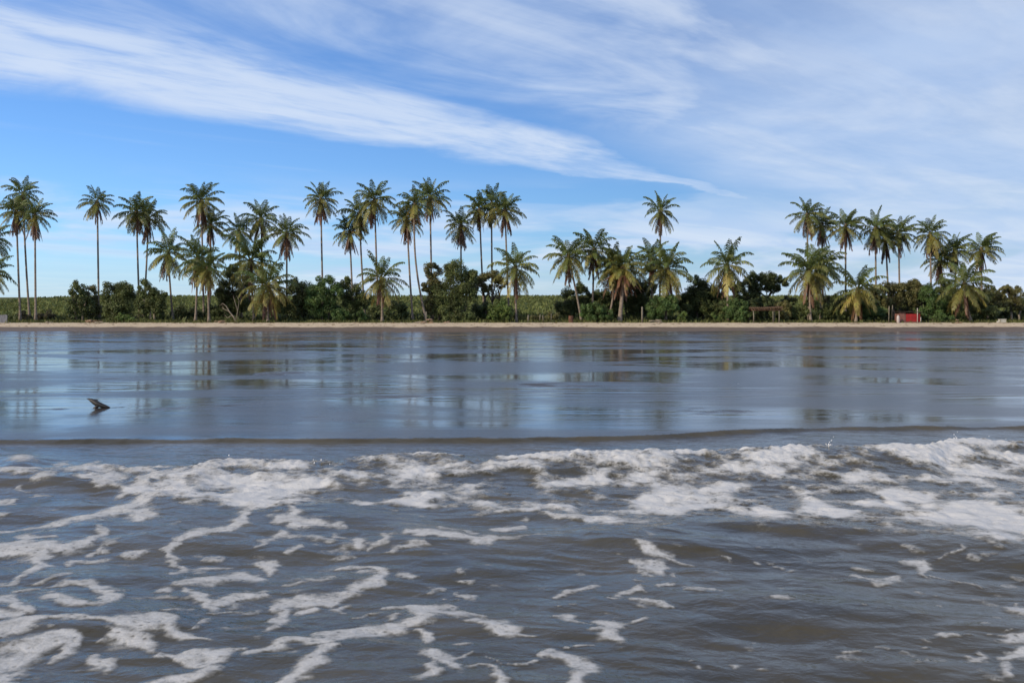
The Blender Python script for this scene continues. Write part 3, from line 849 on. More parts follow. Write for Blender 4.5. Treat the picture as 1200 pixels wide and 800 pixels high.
# crown column, crown row, foot column, distance, crown radius in px, dead fronds, label
PALMS = [
 (27, 226, 35, 137, 21, 3, 'tallest of the three slender palms together near the left edge', dict()),
 (19, 246, 24, 131, 19, 9, 'left palm of the slender trio, rusty brown skirt under its crown', dict()),
 (41, 251, 42, 129.5, 20, 8, 'right palm of the slender trio, dark skirt and pale lower trunk', dict()),
 (-9, 280, -6, 134, 23, 3, 'palm cut by the left edge, its upper crown just showing', dict()),
 (-10, 318, -14, 131, 24, 2, 'low palm cut by the left edge under a taller crown', dict()),
 (114, 236, 116, 136, 18, 3, 'lone slender palm rising behind the first clump of bushes', dict(nfr=27)),
 (160, 247, 164, 138, 21, 4, 'taller of the twin palms over the second bushes from the left', dict()),
 (174, 254, 168, 141, 21, 6, 'darker twin palm half hidden behind its taller neighbour, second bushes', dict()),
 (197, 295, 203, 134, 25, 3, 'mid-height palm right of the second bushes, drooping olive fronds', dict()),
 (236, 234, 239, 139, 21, 8, 'tall shaggy palm with a long hanging skirt over a shorter pair', dict()),
 (247, 262, 245, 142, 18, 6, 'thin dark palm tucked behind the tall shaggy palm', dict()),
 (232, 302, 229, 131, 27, 4, 'mid-height palm with dark arched crown and two pale trunks beside it', dict()),
 (243, 314, 245, 129, 22, 4, 'lower palm against the arched dark crown, pale trunk at the sand', dict()),
 (280, 269, 283, 140, 19, 3, 'left of the small crowns above the big feathery palm', dict()),
 (306, 255, 309, 141, 22, 4, 'highest crown above the big feathery palm at the dark tree', dict()),
 (336, 272, 336, 137, 22, 7, 'palm with hanging dark skirt standing right of the feathery palm', dict()),
 (294, 304, 298, 133, 32, 3, 'big feathery palm in front of the dark tree, broad crown', dict()),
 (314, 333, 314, 129, 30, 4, 'low palm with golden fronds in front of the big feathery palm', dict(warm=0.3)),
 (376, 233, 379, 138, 20, 8, 'lone tall palm with a rust brown beard above the dense bushes', dict()),
 (410, 270, 415, 139, 19, 8, 'shorter palm with dark beard left of the tallest pair', dict()),
 (421, 249, 428, 140, 21, 4, 'palm partly hidden behind the tallest palm over dense bushes', dict()),
 (439, 233, 444, 136, 23, 5, 'tallest palm over the dense bushes, broad arching crown', dict()),
 (447, 325, 448, 129.5, 26, 4, 'low front palm with arching fronds beneath the tallest pair', dict(warm=0.1)),
 (477, 256, 484, 132, 20, 8, 'bearded palm with long bare trunk reaching down to the field gap', dict()),
 (486, 238, 500, 131, 19, 4, 'palm with a kinked leaning trunk right of the bearded one', dict(lean=-0.5)),
 (504, 230, 507, 137, 22, 6, 'tall upright palm above the left end of the large bush', dict()),
 (540, 263, 541, 138, 19, 9, 'solitary small palm with dark beard above the large bush', dict()),
 (562, 244, 568, 139, 19, 3, 'left palm of three thin ones above the rounded bush', dict(nfr=27)),
 (576, 237, 577, 141, 21, 4, 'middle palm of three thin ones above the rounded bush', dict()),
 (592, 245, 597, 135, 21, 7, 'right palm of three thin ones, red brown beard below crown', dict()),
 (604, 312, 605, 130, 27, 3, 'low palm at the left border of the open field gap', dict(nfr=27)),
 (666, 299, 682, 131, 27, 2, 'palm with leaning pale trunk at the right border of the open field gap', dict(lean=0.2)),
 (696, 291, 694, 132, 24, 3, 'upright palm bearing orange coconuts beside the leaning pale trunk', dict()),
 (719, 310, 712, 131, 26, 3, 'bright green palm with curved trunk just before the brown ragged palm', dict(lean=0.3)),
 (731, 312, 726, 129, 26, 18, 'ragged palm with brown dead fronds hanging to a thick bundled trunk', dict(warm=0.25, tr=0.26, ragged=0.9)),
 (774, 246, 773, 138, 20, 4, 'single tall palm above the low cluster right of the ragged palm', dict(nfr=27)),
 (765, 302, 763, 136, 22, 4, 'narrow rear palm directly under the single tall palm', dict()),
 (782, 313, 780, 131, 29, 3, 'spreading low palm in front of the narrow rear palm', dict(warm=0.12)),
 (852, 310, 853, 130, 27, 5, 'isolated palm standing left of the flat topped dark tree', dict(warm=0.08)),
 (946, 250, 948, 138, 20, 4, 'leftmost and tallest crown above the big windswept front palm', dict(wind=0.5)),
 (963, 262, 965, 140, 19, 9, 'dark bearded palm close right of the tallest windswept crown', dict(wind=0.4)),
 (991, 264, 991, 136, 20, 8, 'palm with bright rust beard between two windswept clusters', dict(wind=0.5)),
 (1026, 266, 1027, 137, 22, 5, 'broad left crown of the three windswept palms above olive bushes', dict(wind=0.4)),
 (1038, 279, 1043, 140, 19, 6, 'middle lower crown of the three windswept palms above olive bushes', dict(wind=0.4)),
 (1053, 272, 1055, 138, 20, 4, 'right crown of the three windswept palms above olive bushes', dict(wind=0.6)),
 (948, 316, 950, 130, 29, 4, 'big low windswept palm with yellow green fronds over shrubs', dict(wind=0.2, warm=0.12)),
 (961, 312, 962, 135, 26, 4, 'dark palm crown right behind the big low windswept palm', dict(wind=0.5)),
 (1005, 338, 1003, 129, 27, 4, 'short palm with long golden drooping fronds left of the red hut', dict(wind=0.4, warm=0.22)),
 (1090, 273, 1092, 137, 21, 5, 'tall palm right of the red hut, first of the last group', dict(wind=0.35)),
 (1102, 303, 1104, 139, 20, 6, 'small dark palm sunk between taller ones in the last group', dict(wind=0.4)),
 (1119, 292, 1120, 138, 19, 7, 'thin palm with brown beard behind the low front palm at right', dict(wind=0.6)),
 (1150, 291, 1151, 137, 20, 7, 'last tall palm toward the right edge, top streaming sideways', dict(wind=0.7)),
 (1130, 331, 1138, 129.5, 28, 4, 'low front palm with dark trunk near the right edge', dict(wind=0.4, warm=0.12)),
]
for p in PALMS:
    palm(*p[:7], **p[7])


# ------------------------------------------------------------------ broadleaf trees and shrubs
def crown_mesh(lobes, Y, dens=8.0, leaf=0.27):
    """thousands of small leaves gathered in clumps inside several lobes"""
    cs, rs, ws = [], [], []
    for (lx, ly, rx, ry) in lobes:
        c = at(lx, ly, Y); k = Y / F
        a, b_, d = rx * k, ry * k, 0.5 * (rx + ry) * k * 0.9
        nc = int(7 + rx * ry / 11)
        for q in range(nc):
            v_ = rng.normal(size=3); v_ /= np.linalg.norm(v_)
            rr = rng.uniform(0.35, 1.0) ** 0.6
            cs.append((c.x + v_[0] * a * rr * 0.86, c.y + v_[1] * d * rr * 0.86, c.z + v_[2] * b_ * rr * 0.86))
            rs.append(rng.uniform(0.22, 0.42) * (a + b_) * 0.5)
            ws.append(rx * ry / nc)
    cs = np.array(cs); rs = np.array(rs); ws = np.array(ws) / sum(ws)
    n = int(sum(l[2] * l[3] for l in lobes) * dens * 3.05)
    idx = rng.choice(len(cs), n, p=ws)
    off = rng.normal(size=(n, 3)); off /= np.linalg.norm(off, axis=1, keepdims=True)
    P = cs[idx] + off * (rs[idx] * rng.uniform(0.2, 1.12, n) ** 0.5)[:, None]
    floor_ = ground_np(P[:, 0], P[:, 1]) + 0.06
    P[:, 2] = np.maximum(P[:, 2], floor_ + rng.uniform(0, 0.25, n))
    # leaf frames: normals lean up and outward from the clump
    nrm = off * 0.8 + rng.normal(size=(n, 3)) * 0.55 + np.array([0, 0, 0.45])
    nrm /= np.linalg.norm(nrm, axis=1, keepdims=True)
    t1 = np.cross(nrm, rng.normal(size=(n, 3))); t1 /= np.linalg.norm(t1, axis=1, keepdims=True)
    t2 = np.cross(nrm, t1)
    L = (leaf * rng.uniform(0.6, 1.3, n))[:, None]; w = L * rng.uniform(0.38, 0.6, n)[:, None]
    V = np.stack([P - t1 * L * 0.5, P + t2 * w * 0.5 - nrm * w * 0.15, P + t1 * L * 0.5, P - t2 * w * 0.5 - nrm * w * 0.15], 1).reshape(-1, 3)
    i = np.arange(n)[:, None] * 4
    Q = i + np.array([[0, 1, 2, 3]])
    return V, Q, cs


def tree(name, cat, label, lobes, Y, col, foot=None, dens=8.0, leaf=0.225, bark=None, stems=2, tr=0.14, group=None):
    V, Q, cs = crown_mesh(lobes, Y, dens, leaf)
    bx = foot if foot is not None else sum(l[0] for l in lobes) / len(lobes)
    X = (bx - 600) / F * Y
    base = Vector((X, Y, gz(X, Y) - 0.05))
    root = empty(name, base, label, cat, group)
    V = V - np.array(base)[None, :]
    link('crown' if cat == 'tree' else 'foliage', np_mesh('crown', V, Q, None, M_LEAF), root, None, col)
    tall = max((HZ - l[1] + l[3]) for l in lobes)
    if cat == 'tree':
        mb = MB()
        r = random.Random(int(bx))
        order = rng.permutation(len(cs))
        k = 0
        for s_ in range(stems):
            x0 = (s_ - (stems - 1) / 2) * r.uniform(0.5, 0.9)
            fork = Vector((x0 * 1.6 + r.uniform(-0.3, 0.3), r.uniform(-0.3, 0.3), (tall * Y / F) * r.uniform(0.28, 0.45) + 0.4))
            foot_ = Vector((x0, r.uniform(-0.2, 0.2), 0))
            mid = foot_.lerp(fork, 0.5) + Vector((r.uniform(-0.2, 0.2), 0, 0))
            mb.tube([foot_, mid, fork], [tr * 1.25, tr, tr * 0.8], 7)
            for q in range(6):
                e = Vector(cs[order[k % len(cs)]]) - base; k += 1
                if e.z < fork.z * 0.6:
                    continue
                m_ = fork.lerp(e, 0.5) + Vector((0, 0, 0.25 * (e - fork).length * 0.5))
                mb.tube([fork, m_, e], [tr * 0.6, tr * 0.36, tr * 0.12], 5)
        link('trunk', mb.mesh('trunk', bark or M_BARK, True), root)
    return root


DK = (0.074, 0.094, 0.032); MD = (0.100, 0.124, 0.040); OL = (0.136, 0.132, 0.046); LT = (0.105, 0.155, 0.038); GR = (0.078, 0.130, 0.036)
BROAD = [
 ('broadleaf_tree', 'tree', 'small dark rounded tree at the left end of the first bushes', [(91, 343, 10, 15), (99, 358, 13, 15), (86, 362, 8, 12)], 134, MD, 94, {}),
 ('broadleaf_tree', 'tree', 'thin paler bush tree just left of the lone slender palm', [(108, 346, 9, 12), (112, 361, 10, 14)], 136, OL, 110, {}),
 ('broadleaf_tree', 'tree', 'wide dark green tree just right of the lone slender palm', [(129, 344, 13, 17), (145, 342, 15, 15), (138, 360, 22, 14)], 133, MD, 140, {}),
 ('broadleaf_tree', 'tree', 'dark bushy tree with pale forked trunk under the twin palms', [(171, 340, 11, 13), (181, 351, 14, 14), (189, 346, 8, 10), (166, 360, 10, 13), (186, 362, 9, 10)], 132, MD, 180, dict(bark=M_PALEBARK)),
 ('shrub', 'shrub', 'low bright green shrub at the sand under the wide dark tree', [(146, 373.5, 14, 4), (140, 371, 7, 5)], 127.5, LT, 146, dict(leaf=0.2)),
 ('broadleaf_tree', 'tree', 'dark tree with gaps of sky behind the big feathery palm', [(272, 322, 11, 14), (264, 342, 14, 15), (282, 348, 14, 18), (262, 363, 15, 12), (290, 330, 9, 10)], 138, DK, 272, dict(stems=3)),
 ('broadleaf_tree', 'tree', 'dark leafy tree directly right of the low golden palm', [(345, 337, 11, 14), (360, 346, 16, 17), (350, 362, 20, 13), (333, 358, 10, 14)], 134, DK, 350, {}),
 ('broadleaf_tree', 'tree', 'dense green tree under the palm with rust brown beard', [(381, 334, 13, 13), (372, 352, 18, 18), (394, 344, 12, 13), (385, 365, 18, 10)], 132, GR, 381, {}),
 ('broadleaf_tree', 'tree', 'rounded tree behind the low front palm beneath the tallest pair', [(405, 332, 10, 10), (415, 345, 14, 13), (408, 362, 20, 13), (428, 352, 9, 11)], 134, MD, 410, {}),
 ('shrub', 'shrub', 'dark shrub in the shade right of the low front palm', [(462, 363, 15, 12), (440, 366, 11, 10), (472, 370, 8, 6)], 132.5, DK, 460, {}),
 ('broadleaf_tree', 'tree', 'tree with loose round top at the left end of the large bush', [(508, 317, 12, 11), (513, 338, 13, 17), (504, 358, 10, 14), (500, 338, 7, 10)], 133, OL, 510, dict(stems=2)),
 ('broadleaf_tree', 'tree', 'large broad green tree in the middle of the shore', [(535, 319, 17, 15), (526, 344, 20, 19), (546, 340, 16, 18), (530, 363, 24, 12), (552, 322, 10, 10)], 132, MD, 535, dict(stems=3)),
 ('broadleaf_tree', 'tree', 'thin crowned tree with bare stems and sky gaps beneath its leaves', [(575, 325, 15, 9), (562, 333, 11, 11), (588, 331, 8, 8), (570, 338, 10, 6)], 135, OL, 575, dict(stems=3)),
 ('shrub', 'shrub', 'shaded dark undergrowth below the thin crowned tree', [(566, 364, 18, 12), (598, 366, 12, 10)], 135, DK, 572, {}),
 ('shrub', 'shrub', 'rounded bright green shrub before the thin crowned tree', [(585, 363, 13, 14), (580, 369, 10, 8), (592, 368, 9, 9)], 129, LT, 586, {}),
 ('broadleaf_tree', 'tree', 'dark low tree at the right side of the open field gap', [(668, 348, 11, 12), (662, 362, 13, 13), (683, 342, 10, 12), (680, 358, 12, 14)], 137, DK, 668, {}),
 ('shrub', 'shrub', 'fresh green shrub covering the feet of the leaning and upright palms', [(699, 366, 18, 11), (688, 363, 10, 10), (712, 369, 9, 7)], 128.5, GR, 698, {}),
 ('broadleaf_tree', 'tree', 'very dark tree in the shade behind the brown ragged palm', [(740, 338, 22, 18), (748, 360, 20, 15), (720, 346, 14, 18), (716, 364, 12, 12)], 138, DK, 740, {}),
 ('shrub', 'shrub', 'lush green shrub below the spreading low palm', [(771, 359, 14, 14), (786, 358, 12, 13), (766, 369, 11, 7)], 129.5, GR, 776, {}),
 ('broadleaf_tree', 'tree', 'large dark tree left of the isolated palm', [(815, 335, 13, 14), (826, 349, 18, 20), (805, 357, 14, 16), (840, 346, 12, 14), (820, 367, 18, 9)], 135, DK, 820, {}),
 ('shrub', 'shrub', 'small pale green rounded shrub at the sand under the large dark tree', [(838, 371.5, 9, 5.5)], 127.5, LT, 838, dict(leaf=0.2)),
 ('shrub', 'shrub', 'narrow upright light green shrub beside the lush green shrub', [(801, 370, 4.5, 7.5), (799, 373, 6, 4)], 128, LT, 801, dict(leaf=0.2)),
 ('shrub', 'shrub', 'leafy green shrub around the foot of the isolated palm', [(858, 362, 10, 13), (868, 359, 10, 12), (862, 370, 15, 7)], 128.5, GR, 862, {}),
 ('broadleaf_tree', 'tree', 'flat topped dark umbrella tree behind the thatched shelter', [(886, 326, 15, 8), (901, 325, 16, 8), (914, 331, 10, 8), (876, 334, 12, 9), (868, 346, 9, 13), (893, 334, 20, 9), (905, 338, 12, 8), (880, 344, 12, 9), (862, 336, 9, 9)], 136, DK, 893, dict(stems=3)),
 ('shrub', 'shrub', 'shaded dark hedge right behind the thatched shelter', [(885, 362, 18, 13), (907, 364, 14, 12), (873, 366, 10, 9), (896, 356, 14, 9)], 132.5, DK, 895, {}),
 ('shrub', 'shrub', 'yellow green spiky shrub at the right end of the thatched shelter', [(918, 358, 8, 9), (922, 368, 9, 8)], 130, OL, 919, dict(leaf=0.36)),
 ('shrub', 'shrub', 'long green thicket beneath the big low windswept palm', [(932, 366, 13, 9), (950, 363, 15, 11), (972, 365, 15, 10), (988, 369, 10, 7)], 131, MD, 955, {}),
 ('shrub', 'shrub', 'mid green shrub against the trunk of the short golden palm', [(1019, 362, 13, 12), (1013, 370, 12, 7), (1030, 366, 9, 10)], 131, GR, 1018, {}),
 ('broadleaf_tree', 'tree', 'olive spreading tree arching over the red hut', [(1040, 338, 12, 10), (1055, 342, 15, 11), (1070, 336, 10, 10), (1050, 354, 20, 8), (1068, 354, 10, 8)], 134, OL, 1050, dict(stems=2)),
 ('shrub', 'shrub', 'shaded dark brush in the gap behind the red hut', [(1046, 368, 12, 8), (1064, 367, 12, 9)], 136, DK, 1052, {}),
 ('broadleaf_tree', 'tree', 'bright green dense tree immediately right of the red hut', [(1088, 345, 13, 13), (1095, 360, 17, 15), (1082, 366, 10, 9)], 131, GR, 1091, {}),
 ('broadleaf_tree', 'tree', 'green tree with feathery top behind the low front palm at right', [(1105, 335, 11, 10), (1114, 350, 15, 14), (1120, 365, 18, 10)], 134, MD, 1112, {}),
 ('shrub', 'shrub', 'dark green shrub beside the small white crate', [(1146, 366, 13, 10), (1160, 366, 11, 9), (1152, 354, 11, 9)], 130.5, MD, 1152, {}),
 ('broadleaf_tree', 'tree', 'olive tree on pale crooked stems at the right edge', [(1177, 339, 9, 7), (1192, 343, 12, 9), (1172, 353, 13, 9), (1191, 357, 14, 8)], 133, OL, 1190, dict(bark=M_PALEBARK)),
 ('shrub', 'shrub', 'shaded dark brush beneath the olive tree at the right edge', [(1180, 368, 12, 8), (1198, 368, 12, 9)], 137, DK, 1188, {}),
 ('broadleaf_tree', 'tree', 'green tree cut off by the right edge', [(1216, 344, 13, 13), (1214, 361, 15, 14), (1234, 352, 14, 18)], 134, MD, 1219, {}),
 ('shrub', 'shrub', 'tangled dim green shrub behind the two pale trunks under the arched crown', [(212, 366, 13, 9), (250, 364, 12, 10), (230, 368, 14, 7)], 137, DK, 232, {}),
 ('shrub', 'shrub', 'mixed green shrub at the foot of the dense tree below the bearded palm', [(398, 369, 14, 7), (420, 370, 12, 6)], 129.5, GR, 408, dict(leaf=0.22)),
 ('shrub', 'shrub', 'low shrub at the right foot of the large broad green tree', [(545, 371, 14, 6), (528, 372, 12, 5)], 129, MD, 538, dict(leaf=0.22)),
 ('shrub', 'shrub', 'low shrub behind the close pair of posts in the field gap', [(628, 372, 14, 4), (648, 371, 12, 5)], 131, OL, 640, dict(leaf=0.22)),
 ('shrub', 'shrub', 'shadowy shrub filling the gap left of the isolated palm', [(832, 360, 12, 12), (846, 364, 10, 10)], 133, MD, 838, {}),
 ('broadleaf_tree', 'tree', 'olive tree between the short golden palm and the spreading hut tree', [(1022, 345, 11, 9), (1012, 352, 10, 10), (1030, 352, 10, 9)], 136, OL, 1020, {}),
 ('broadleaf_tree', 'tree', 'round olive tree left of the small dark palm of the last group', [(1076, 342, 12, 10), (1064, 350, 9, 9)], 137, OL, 1074, {}),
 ('broadleaf_tree', 'tree', 'low green tree behind the dark shrub by the white crate', [(1152, 347, 12, 9), (1164, 352, 10, 9), (1142, 354, 10, 10)], 135, MD, 1154, {}),
 ('shrub', 'shrub', 'olive thicket on the slope behind the big low windswept palm', [(925, 352, 12, 7), (985, 356, 14, 8), (965, 352, 12, 6)], 138, OL, 955, {}),
 ('shrub', 'shrub', 'low shrub at the foot of the bright green dense tree', [(1080, 371, 12, 6), (1105, 371, 14, 6)], 128.5, GR, 1092, dict(leaf=0.22)),
 ('shrub', 'shrub', 'brownish scrub around the feet of the slender trio', [(30, 370, 12, 6), (52, 369, 13, 7)], 132, (0.085, 0.075, 0.035), 40, dict(leaf=0.22)),
 ('broadleaf_tree', 'tree', 'green tree filling the space between the ragged palm and the spreading low palm', [(752, 345, 12, 12), (762, 338, 10, 9), (748, 358, 12, 12)], 139, MD, 754, {}),
 ('broadleaf_tree', 'tree', 'broad green tree behind the curved trunk of the bright palm', [(706, 346, 13, 11), (696, 352, 11, 10), (714, 356, 13, 12)], 138, MD, 706, {}),
 ('broadleaf_tree', 'tree', 'mid green tree left of the spreading hut tree, behind the golden palm', [(1002, 350, 13, 10), (992, 358, 11, 9), (1010, 360, 12, 10)], 138, MD, 1000, {}),
 ('broadleaf_tree', 'tree', 'leafy green tree between the red hut and the low front palm at right', [(1064, 342, 11, 10), (1078, 352, 13, 11), (1100, 344, 11, 10)], 138, GR, 1080, {}),
 ('broadleaf_tree', 'tree', 'tall olive tree behind the last tall palm toward the right edge', [(1140, 342, 12, 9), (1158, 343, 12, 9), (1168, 348, 10, 9), (1150, 356, 14, 10)], 138, OL, 1152, {}),
 ('shrub', 'shrub', 'bright green bush between the isolated palm and the thatched shelter', [(876, 370, 9, 6), (868, 372, 8, 5)], 127.2, GR, 873, dict(leaf=0.2)),
]
for b_ in BROAD:
    tree(b_[0], b_[1], b_[2], b_[3], b_[4], b_[5], b_[6], **b_[7])


# ------------------------------------------------------------------ undergrowth, crop, beach weeds (nobody could count them)
def blades(name, X, Y, h, w, col, label, cat, lean=0.35, seg=1):
    n = len(X)
    Z = ground_np(X, Y) - 0.03
    a = rng.uniform(0, 2 * np.pi, n); b_ = rng.uniform(0, 2 * np.pi, n)
    B = np.stack([X, Y, Z], -1)
    s_ = np.stack([np.cos(a), np.sin(a), 0 * a], -1) * (w / 2)[:, None]
    l_ = np.stack([np.cos(b_), np.sin(b_), 0 * a], -1) * (h * lean * rng.uniform(0.2, 1, n))[:, None]
    up = np.stack([0 * a, 0 * a, h], -1)
    m_ = B + up * 0.6 + l_ * 0.35
    tip = B + up + l_
    V = np.stack([B - s_, B + s_, m_ + s_ * 0.8, m_ - s_ * 0.8, tip], 1).reshape(-1, 3)
    i = np.arange(n)[:, None] * 5
    me = np_mesh(name, V, i + np.array([[0, 1, 2, 3]]), i + np.array([[3, 2, 4]]), M_GRASS)
    o = link(name, me, None, None, col)
    return tag(o, label, cat, None, 'stuff')


def scatter(n, x0, x1, y0, y1, dens=None):
    X = rng.uniform(x0, x1, n); Y = rng.uniform(y0, y1, n)
    if dens is not None:
        k = dens(X, Y) > rng.uniform(0, 1, n)
        X, Y = X[k], Y[k]
    return X, Y


X, Y = scatter(60000, -115, 115, 150, 266, lambda x, y: 0.45 + 0.55 * fbm(x * 0.12, y * 0.12, 201, 3) + 0.3)
blades('crop_field', X, Y, rng.uniform(0.4, 0.85, len(X)), rng.uniform(0.3, 0.6, len(X)), (0.115, 0.135, 0.040), 'green crop covering the low rise behind the palms', 'crop', 0.9)
X, Y = scatter(26000, -90, 90, 131, 152, lambda x, y: 0.55 + 0.6 * fbm(x * 0.2, y * 0.2, 202, 3))
blades('undergrowth', X, Y, rng.uniform(0.3, 0.95, len(X)), rng.uniform(0.2, 0.45, len(X)), (0.060, 0.074, 0.024), 'dark weedy undergrowth between the palm trunks', 'undergrowth', 0.9)
X, Y = scatter(26000, -90, 90, 125.4, 131, lambda x, y: smooth(125.4 + 1.2 * fbm(x * 0.12, y * 0, 203, 3), 128.5, y) * (0.5 + 0.7 * fbm(x * 0.35, y * 0.35, 204, 3)))
blades('beach_grass', X, Y, rng.uniform(0.15, 0.5, len(X)), rng.uniform(0.08, 0.2, len(X)), (0.085, 0.095, 0.03), 'short green grass fringing the top of the sand', 'grass', 0.6)


# ------------------------------------------------------------------ driftwood
def stick(pts, r0, r1, n=7):
    k = len(pts)
    return pts, [r0 + (r1 - r0) * i / (k - 1) for i in range(k)]


def drift_branch():
    Yd = F * EYE / (477.5 - HZ) * 1.0
    Yd = Yd * (EYE - SAND) / EYE
    k = Yd / F
    base = Vector(((118 - 600) * k, Yd, SAND))
    o = empty('driftwood_branch', base, 'dark wet driftwood branch poking out of the shallow film of water', 'driftwood')
    mb = MB()
    # photo: thin left tip, thick body, point entering the water at right; one stub down to the water
    P = lambda x, y, d=0: Vector(((x - 118) * k, d, (477.5 - y) * k))
    mb.tube([P(101.5, 467.0, .02), P(104, 467.4), P(107.5, 469), P(111, 471.2), P(115, 473.6), P(120, 475.2), P(125, 476.3), P(129, 477.6)],
            [0.008, 0.018, 0.035, 0.047, 0.05, 0.04, 0.024, 0.012], 9)
    link('stem', mb.mesh('stem', M_WETWOOD, True), o)
    mb = MB()
    mb.tube([P(117, 473.8), P(113.5, 476.6, -.03), P(110, 479.2, -.06)], [0.04, 0.026, 0.016], 7)
    link('side_branch', mb.mesh('side_branch', M_WETWOOD, True), o)
    mb = MB()
    mb.tube([P(108, 469.4), P(110.5, 468.4, .03), P(113, 469.3, .06)], [0.022, 0.015, 0.006], 6)
    link('twig', mb.mesh('twig', M_WETWOOD, True), o)


drift_branch()


def wood_pile(px, Yd, n, w, label, seed, name='driftwood_pile', mat=None, h=0.3):
    r = random.Random(seed)
    X = (px - 600) / F * Yd
    base = Vector((X, Yd, gz(X, Yd)))
    o = empty(name, base, label, 'driftwood')
    for k in range(n):
        mb = MB()
        L = r.uniform(0.4, 1.0) * w
        a = r.uniform(-0.5, 0.5); x0 = r.uniform(-w, w) * 0.5; z0 = r.uniform(0.02, h)
        tl = r.uniform(-0.25, 0.35)
        pts = []
        for i in range(4):
            f = i / 3 - 0.5
            pts.append((x0 + f * L, math.sin(a) * f * L + r.uniform(-0.04, 0.04), z0 + tl * (f + 0.5) * L * 0.5 + r.uniform(-0.03, 0.05)))
        rr = r.uniform(0.05, 0.10)
        mb.tube(pts, [rr, rr * 0.9, rr * 0.8, rr * 0.5], 6)
        link('log', mb.mesh('log', mat or M_DRIFT, True), o)


wood_pile(107, 125.2, 7, 1.5, 'brown heap of driftwood logs on the sand before the lone slender palm', 3)
wood_pile(118, 124.8, 3, 0.8, 'few pale sticks lying right of the brown log heap', 13, mat=M_PALEBARK, h=0.12)
wood_pile(501, 124.6, 8, 0.9, 'rusty brown heap of driftwood on the sand below the kinked palm', 5, h=0.45)
wood_pile(490, 125.4, 4, 1.6, 'pale long branches washed up left of the rusty heap', 15, mat=M_PALEBARK, h=0.15)
wood_pile(522, 125.2, 3, 0.8, 'short brown log lying right of the rusty heap', 25, h=0.1)
wood_pile(770, 125.3, 4, 1.5, 'pale broken stakes and sticks on the sand under the lush shrub', 7, mat=M_PALEBARK, h=0.3)
wood_pile(1124, 124.8, 5, 0.6, 'upright tangle of driftwood on the sand below the low right palm', 9, h=0.5)
wood_pile(255, 125.8, 5, 1.2, 'reddish dead palm litter at the foot of the pale pair of trunks', 11, h=0.25)
wood_pile(58, 124.8, 3, 0.6, 'small pale piece of driftwood on the sand right of the slender trio', 17, mat=M_PALEBARK, h=0.12)


def dead_tree():
    Yd = 127.0
    X = (276 - 600) / F * Yd
    base = Vector((X, Yd, gz(X, Yd) - 0.05)); k = Yd / F
    o = empty('dead_tree', base, 'bare grey dead tree leaning over the sand before the dark tree', 'dead tree')
    P = lambda x, y, d=0: Vector(((x - 276) * k, d, (378 - y) * k))
    mb = MB(); mb.tube([P(277, 378), P(274, 371), P(269, 365), P(265, 358), P(261, 355), P(257, 358)], [.12, .10, .085, .07, .05, .025], 7)
    link('trunk', mb.mesh('trunk', M_PALEBARK, True), o)
    for pts in ([P(269, 365), P(263, 362, .2), P(259, 360, .3)], [P(276, 376), P(279, 364, -.2), P(281, 352, -.3), P(278, 346, -.3)], [P(272, 369), P(266, 372, .2), P(262, 368, .3)], [P(279, 364, -.2), P(275, 352, 0), P(273, 346, .1)]):
        mb = MB(); mb.tube(pts, [0.06 - 0.045 * i / (len(pts) - 1) for i in range(len(pts))], 6)
        link('branch', mb.mesh('branch', M_PALEBARK, True), o)


dead_tree()

# ------------------------------------------------------------------ posts, shelter, hut, fence and other small things on the beach
M_POST = simple('weathered_post', (0.165, 0.145, 0.11), 0.9, 0.35, 4.0, 0.5, 0.15, (3, 3, 0.7))


def post(px, Yd, h, r, label, lean=0.0):
    X = (px - 600) / F * Yd
    base = Vector((X, Yd, gz(X, Yd) - 0.1))
    mb = MB(); mb.tube([(0, 0, 0), (lean * 0.4, 0, h * 0.5), (lean, 0, h), (lean, 0, h + 0.03)], [r, r * 0.95, r * 0.9, r * 0.4], 8)
    o = link('fence_post', mb.mesh('fence_post', M_POST, True), None, base)
    return tag(o, label, 'post', 'weathered posts along the top of the beach')


post(619, 128.5, 1.05, 0.10, 'thick weathered post left of the paired posts in the field gap')
post(632.5, 128.8, 1.1, 0.07, 'left one of two close posts in the field gap', 0.06)
post(636.5, 128.5, 1.0, 0.07, 'right one of two close posts in the field gap', -0.03)
post(646, 129, 1.2, 0.06, 'thin post right of the paired posts in the field gap')
post(752.5, 127, 2.1, 0.12, 'stout pale post right of the brown ragged palm')
post(1041.5, 127.5, 2.2, 0.07, 'thin pale post left of the red hut', 0.05)
post(1045, 128, 2.3, 0.06, 'second thin post just beside the red hut', 0.1)
post(499.5, 127, 1.5, 0.09, 'short pale stump post above the rusty driftwood heap')


def barrel():
    Yd = 127.5; X = (669 - 600) / F * Yd
    base = Vector((X, Yd, gz(X, Yd) - 0.03))
    o = empty('barrel', base, 'rusty red brown barrel at the right side of the field gap', 'barrel')
    m = simple('rusty_metal', (0.12, 0.055, 0.032), 0.7, 0.5, 3.0, 0.4, 0.3)
    mb = MB(); mb.tube([(0, 0, z) for z in (0, 0.02, 0.3, 0.6, 0.88, 0.9)], [0.28, 0.30, 0.30, 0.30, 0.30, 0.28], 18)
    link('body', mb.mesh('body', m), o)
    for z in (0.3, 0.6):
        mb = MB(); mb.tube([(0, 0, z - 0.03), (0, 0, z), (0, 0, z + 0.03)], [0.302, 0.325, 0.302], 18, False)
        link('hoop', mb.mesh('hoop', m), o)
    mb = MB(); mb.tube([(0, 0, 0.9), (0, 0, 0.925), (0, 0, 0.925), (0, 0, 0.905)], [0.305, 0.31, 0.28, 0.278], 18, False)
    link('rim', mb.mesh('rim', m), o)


barrel()


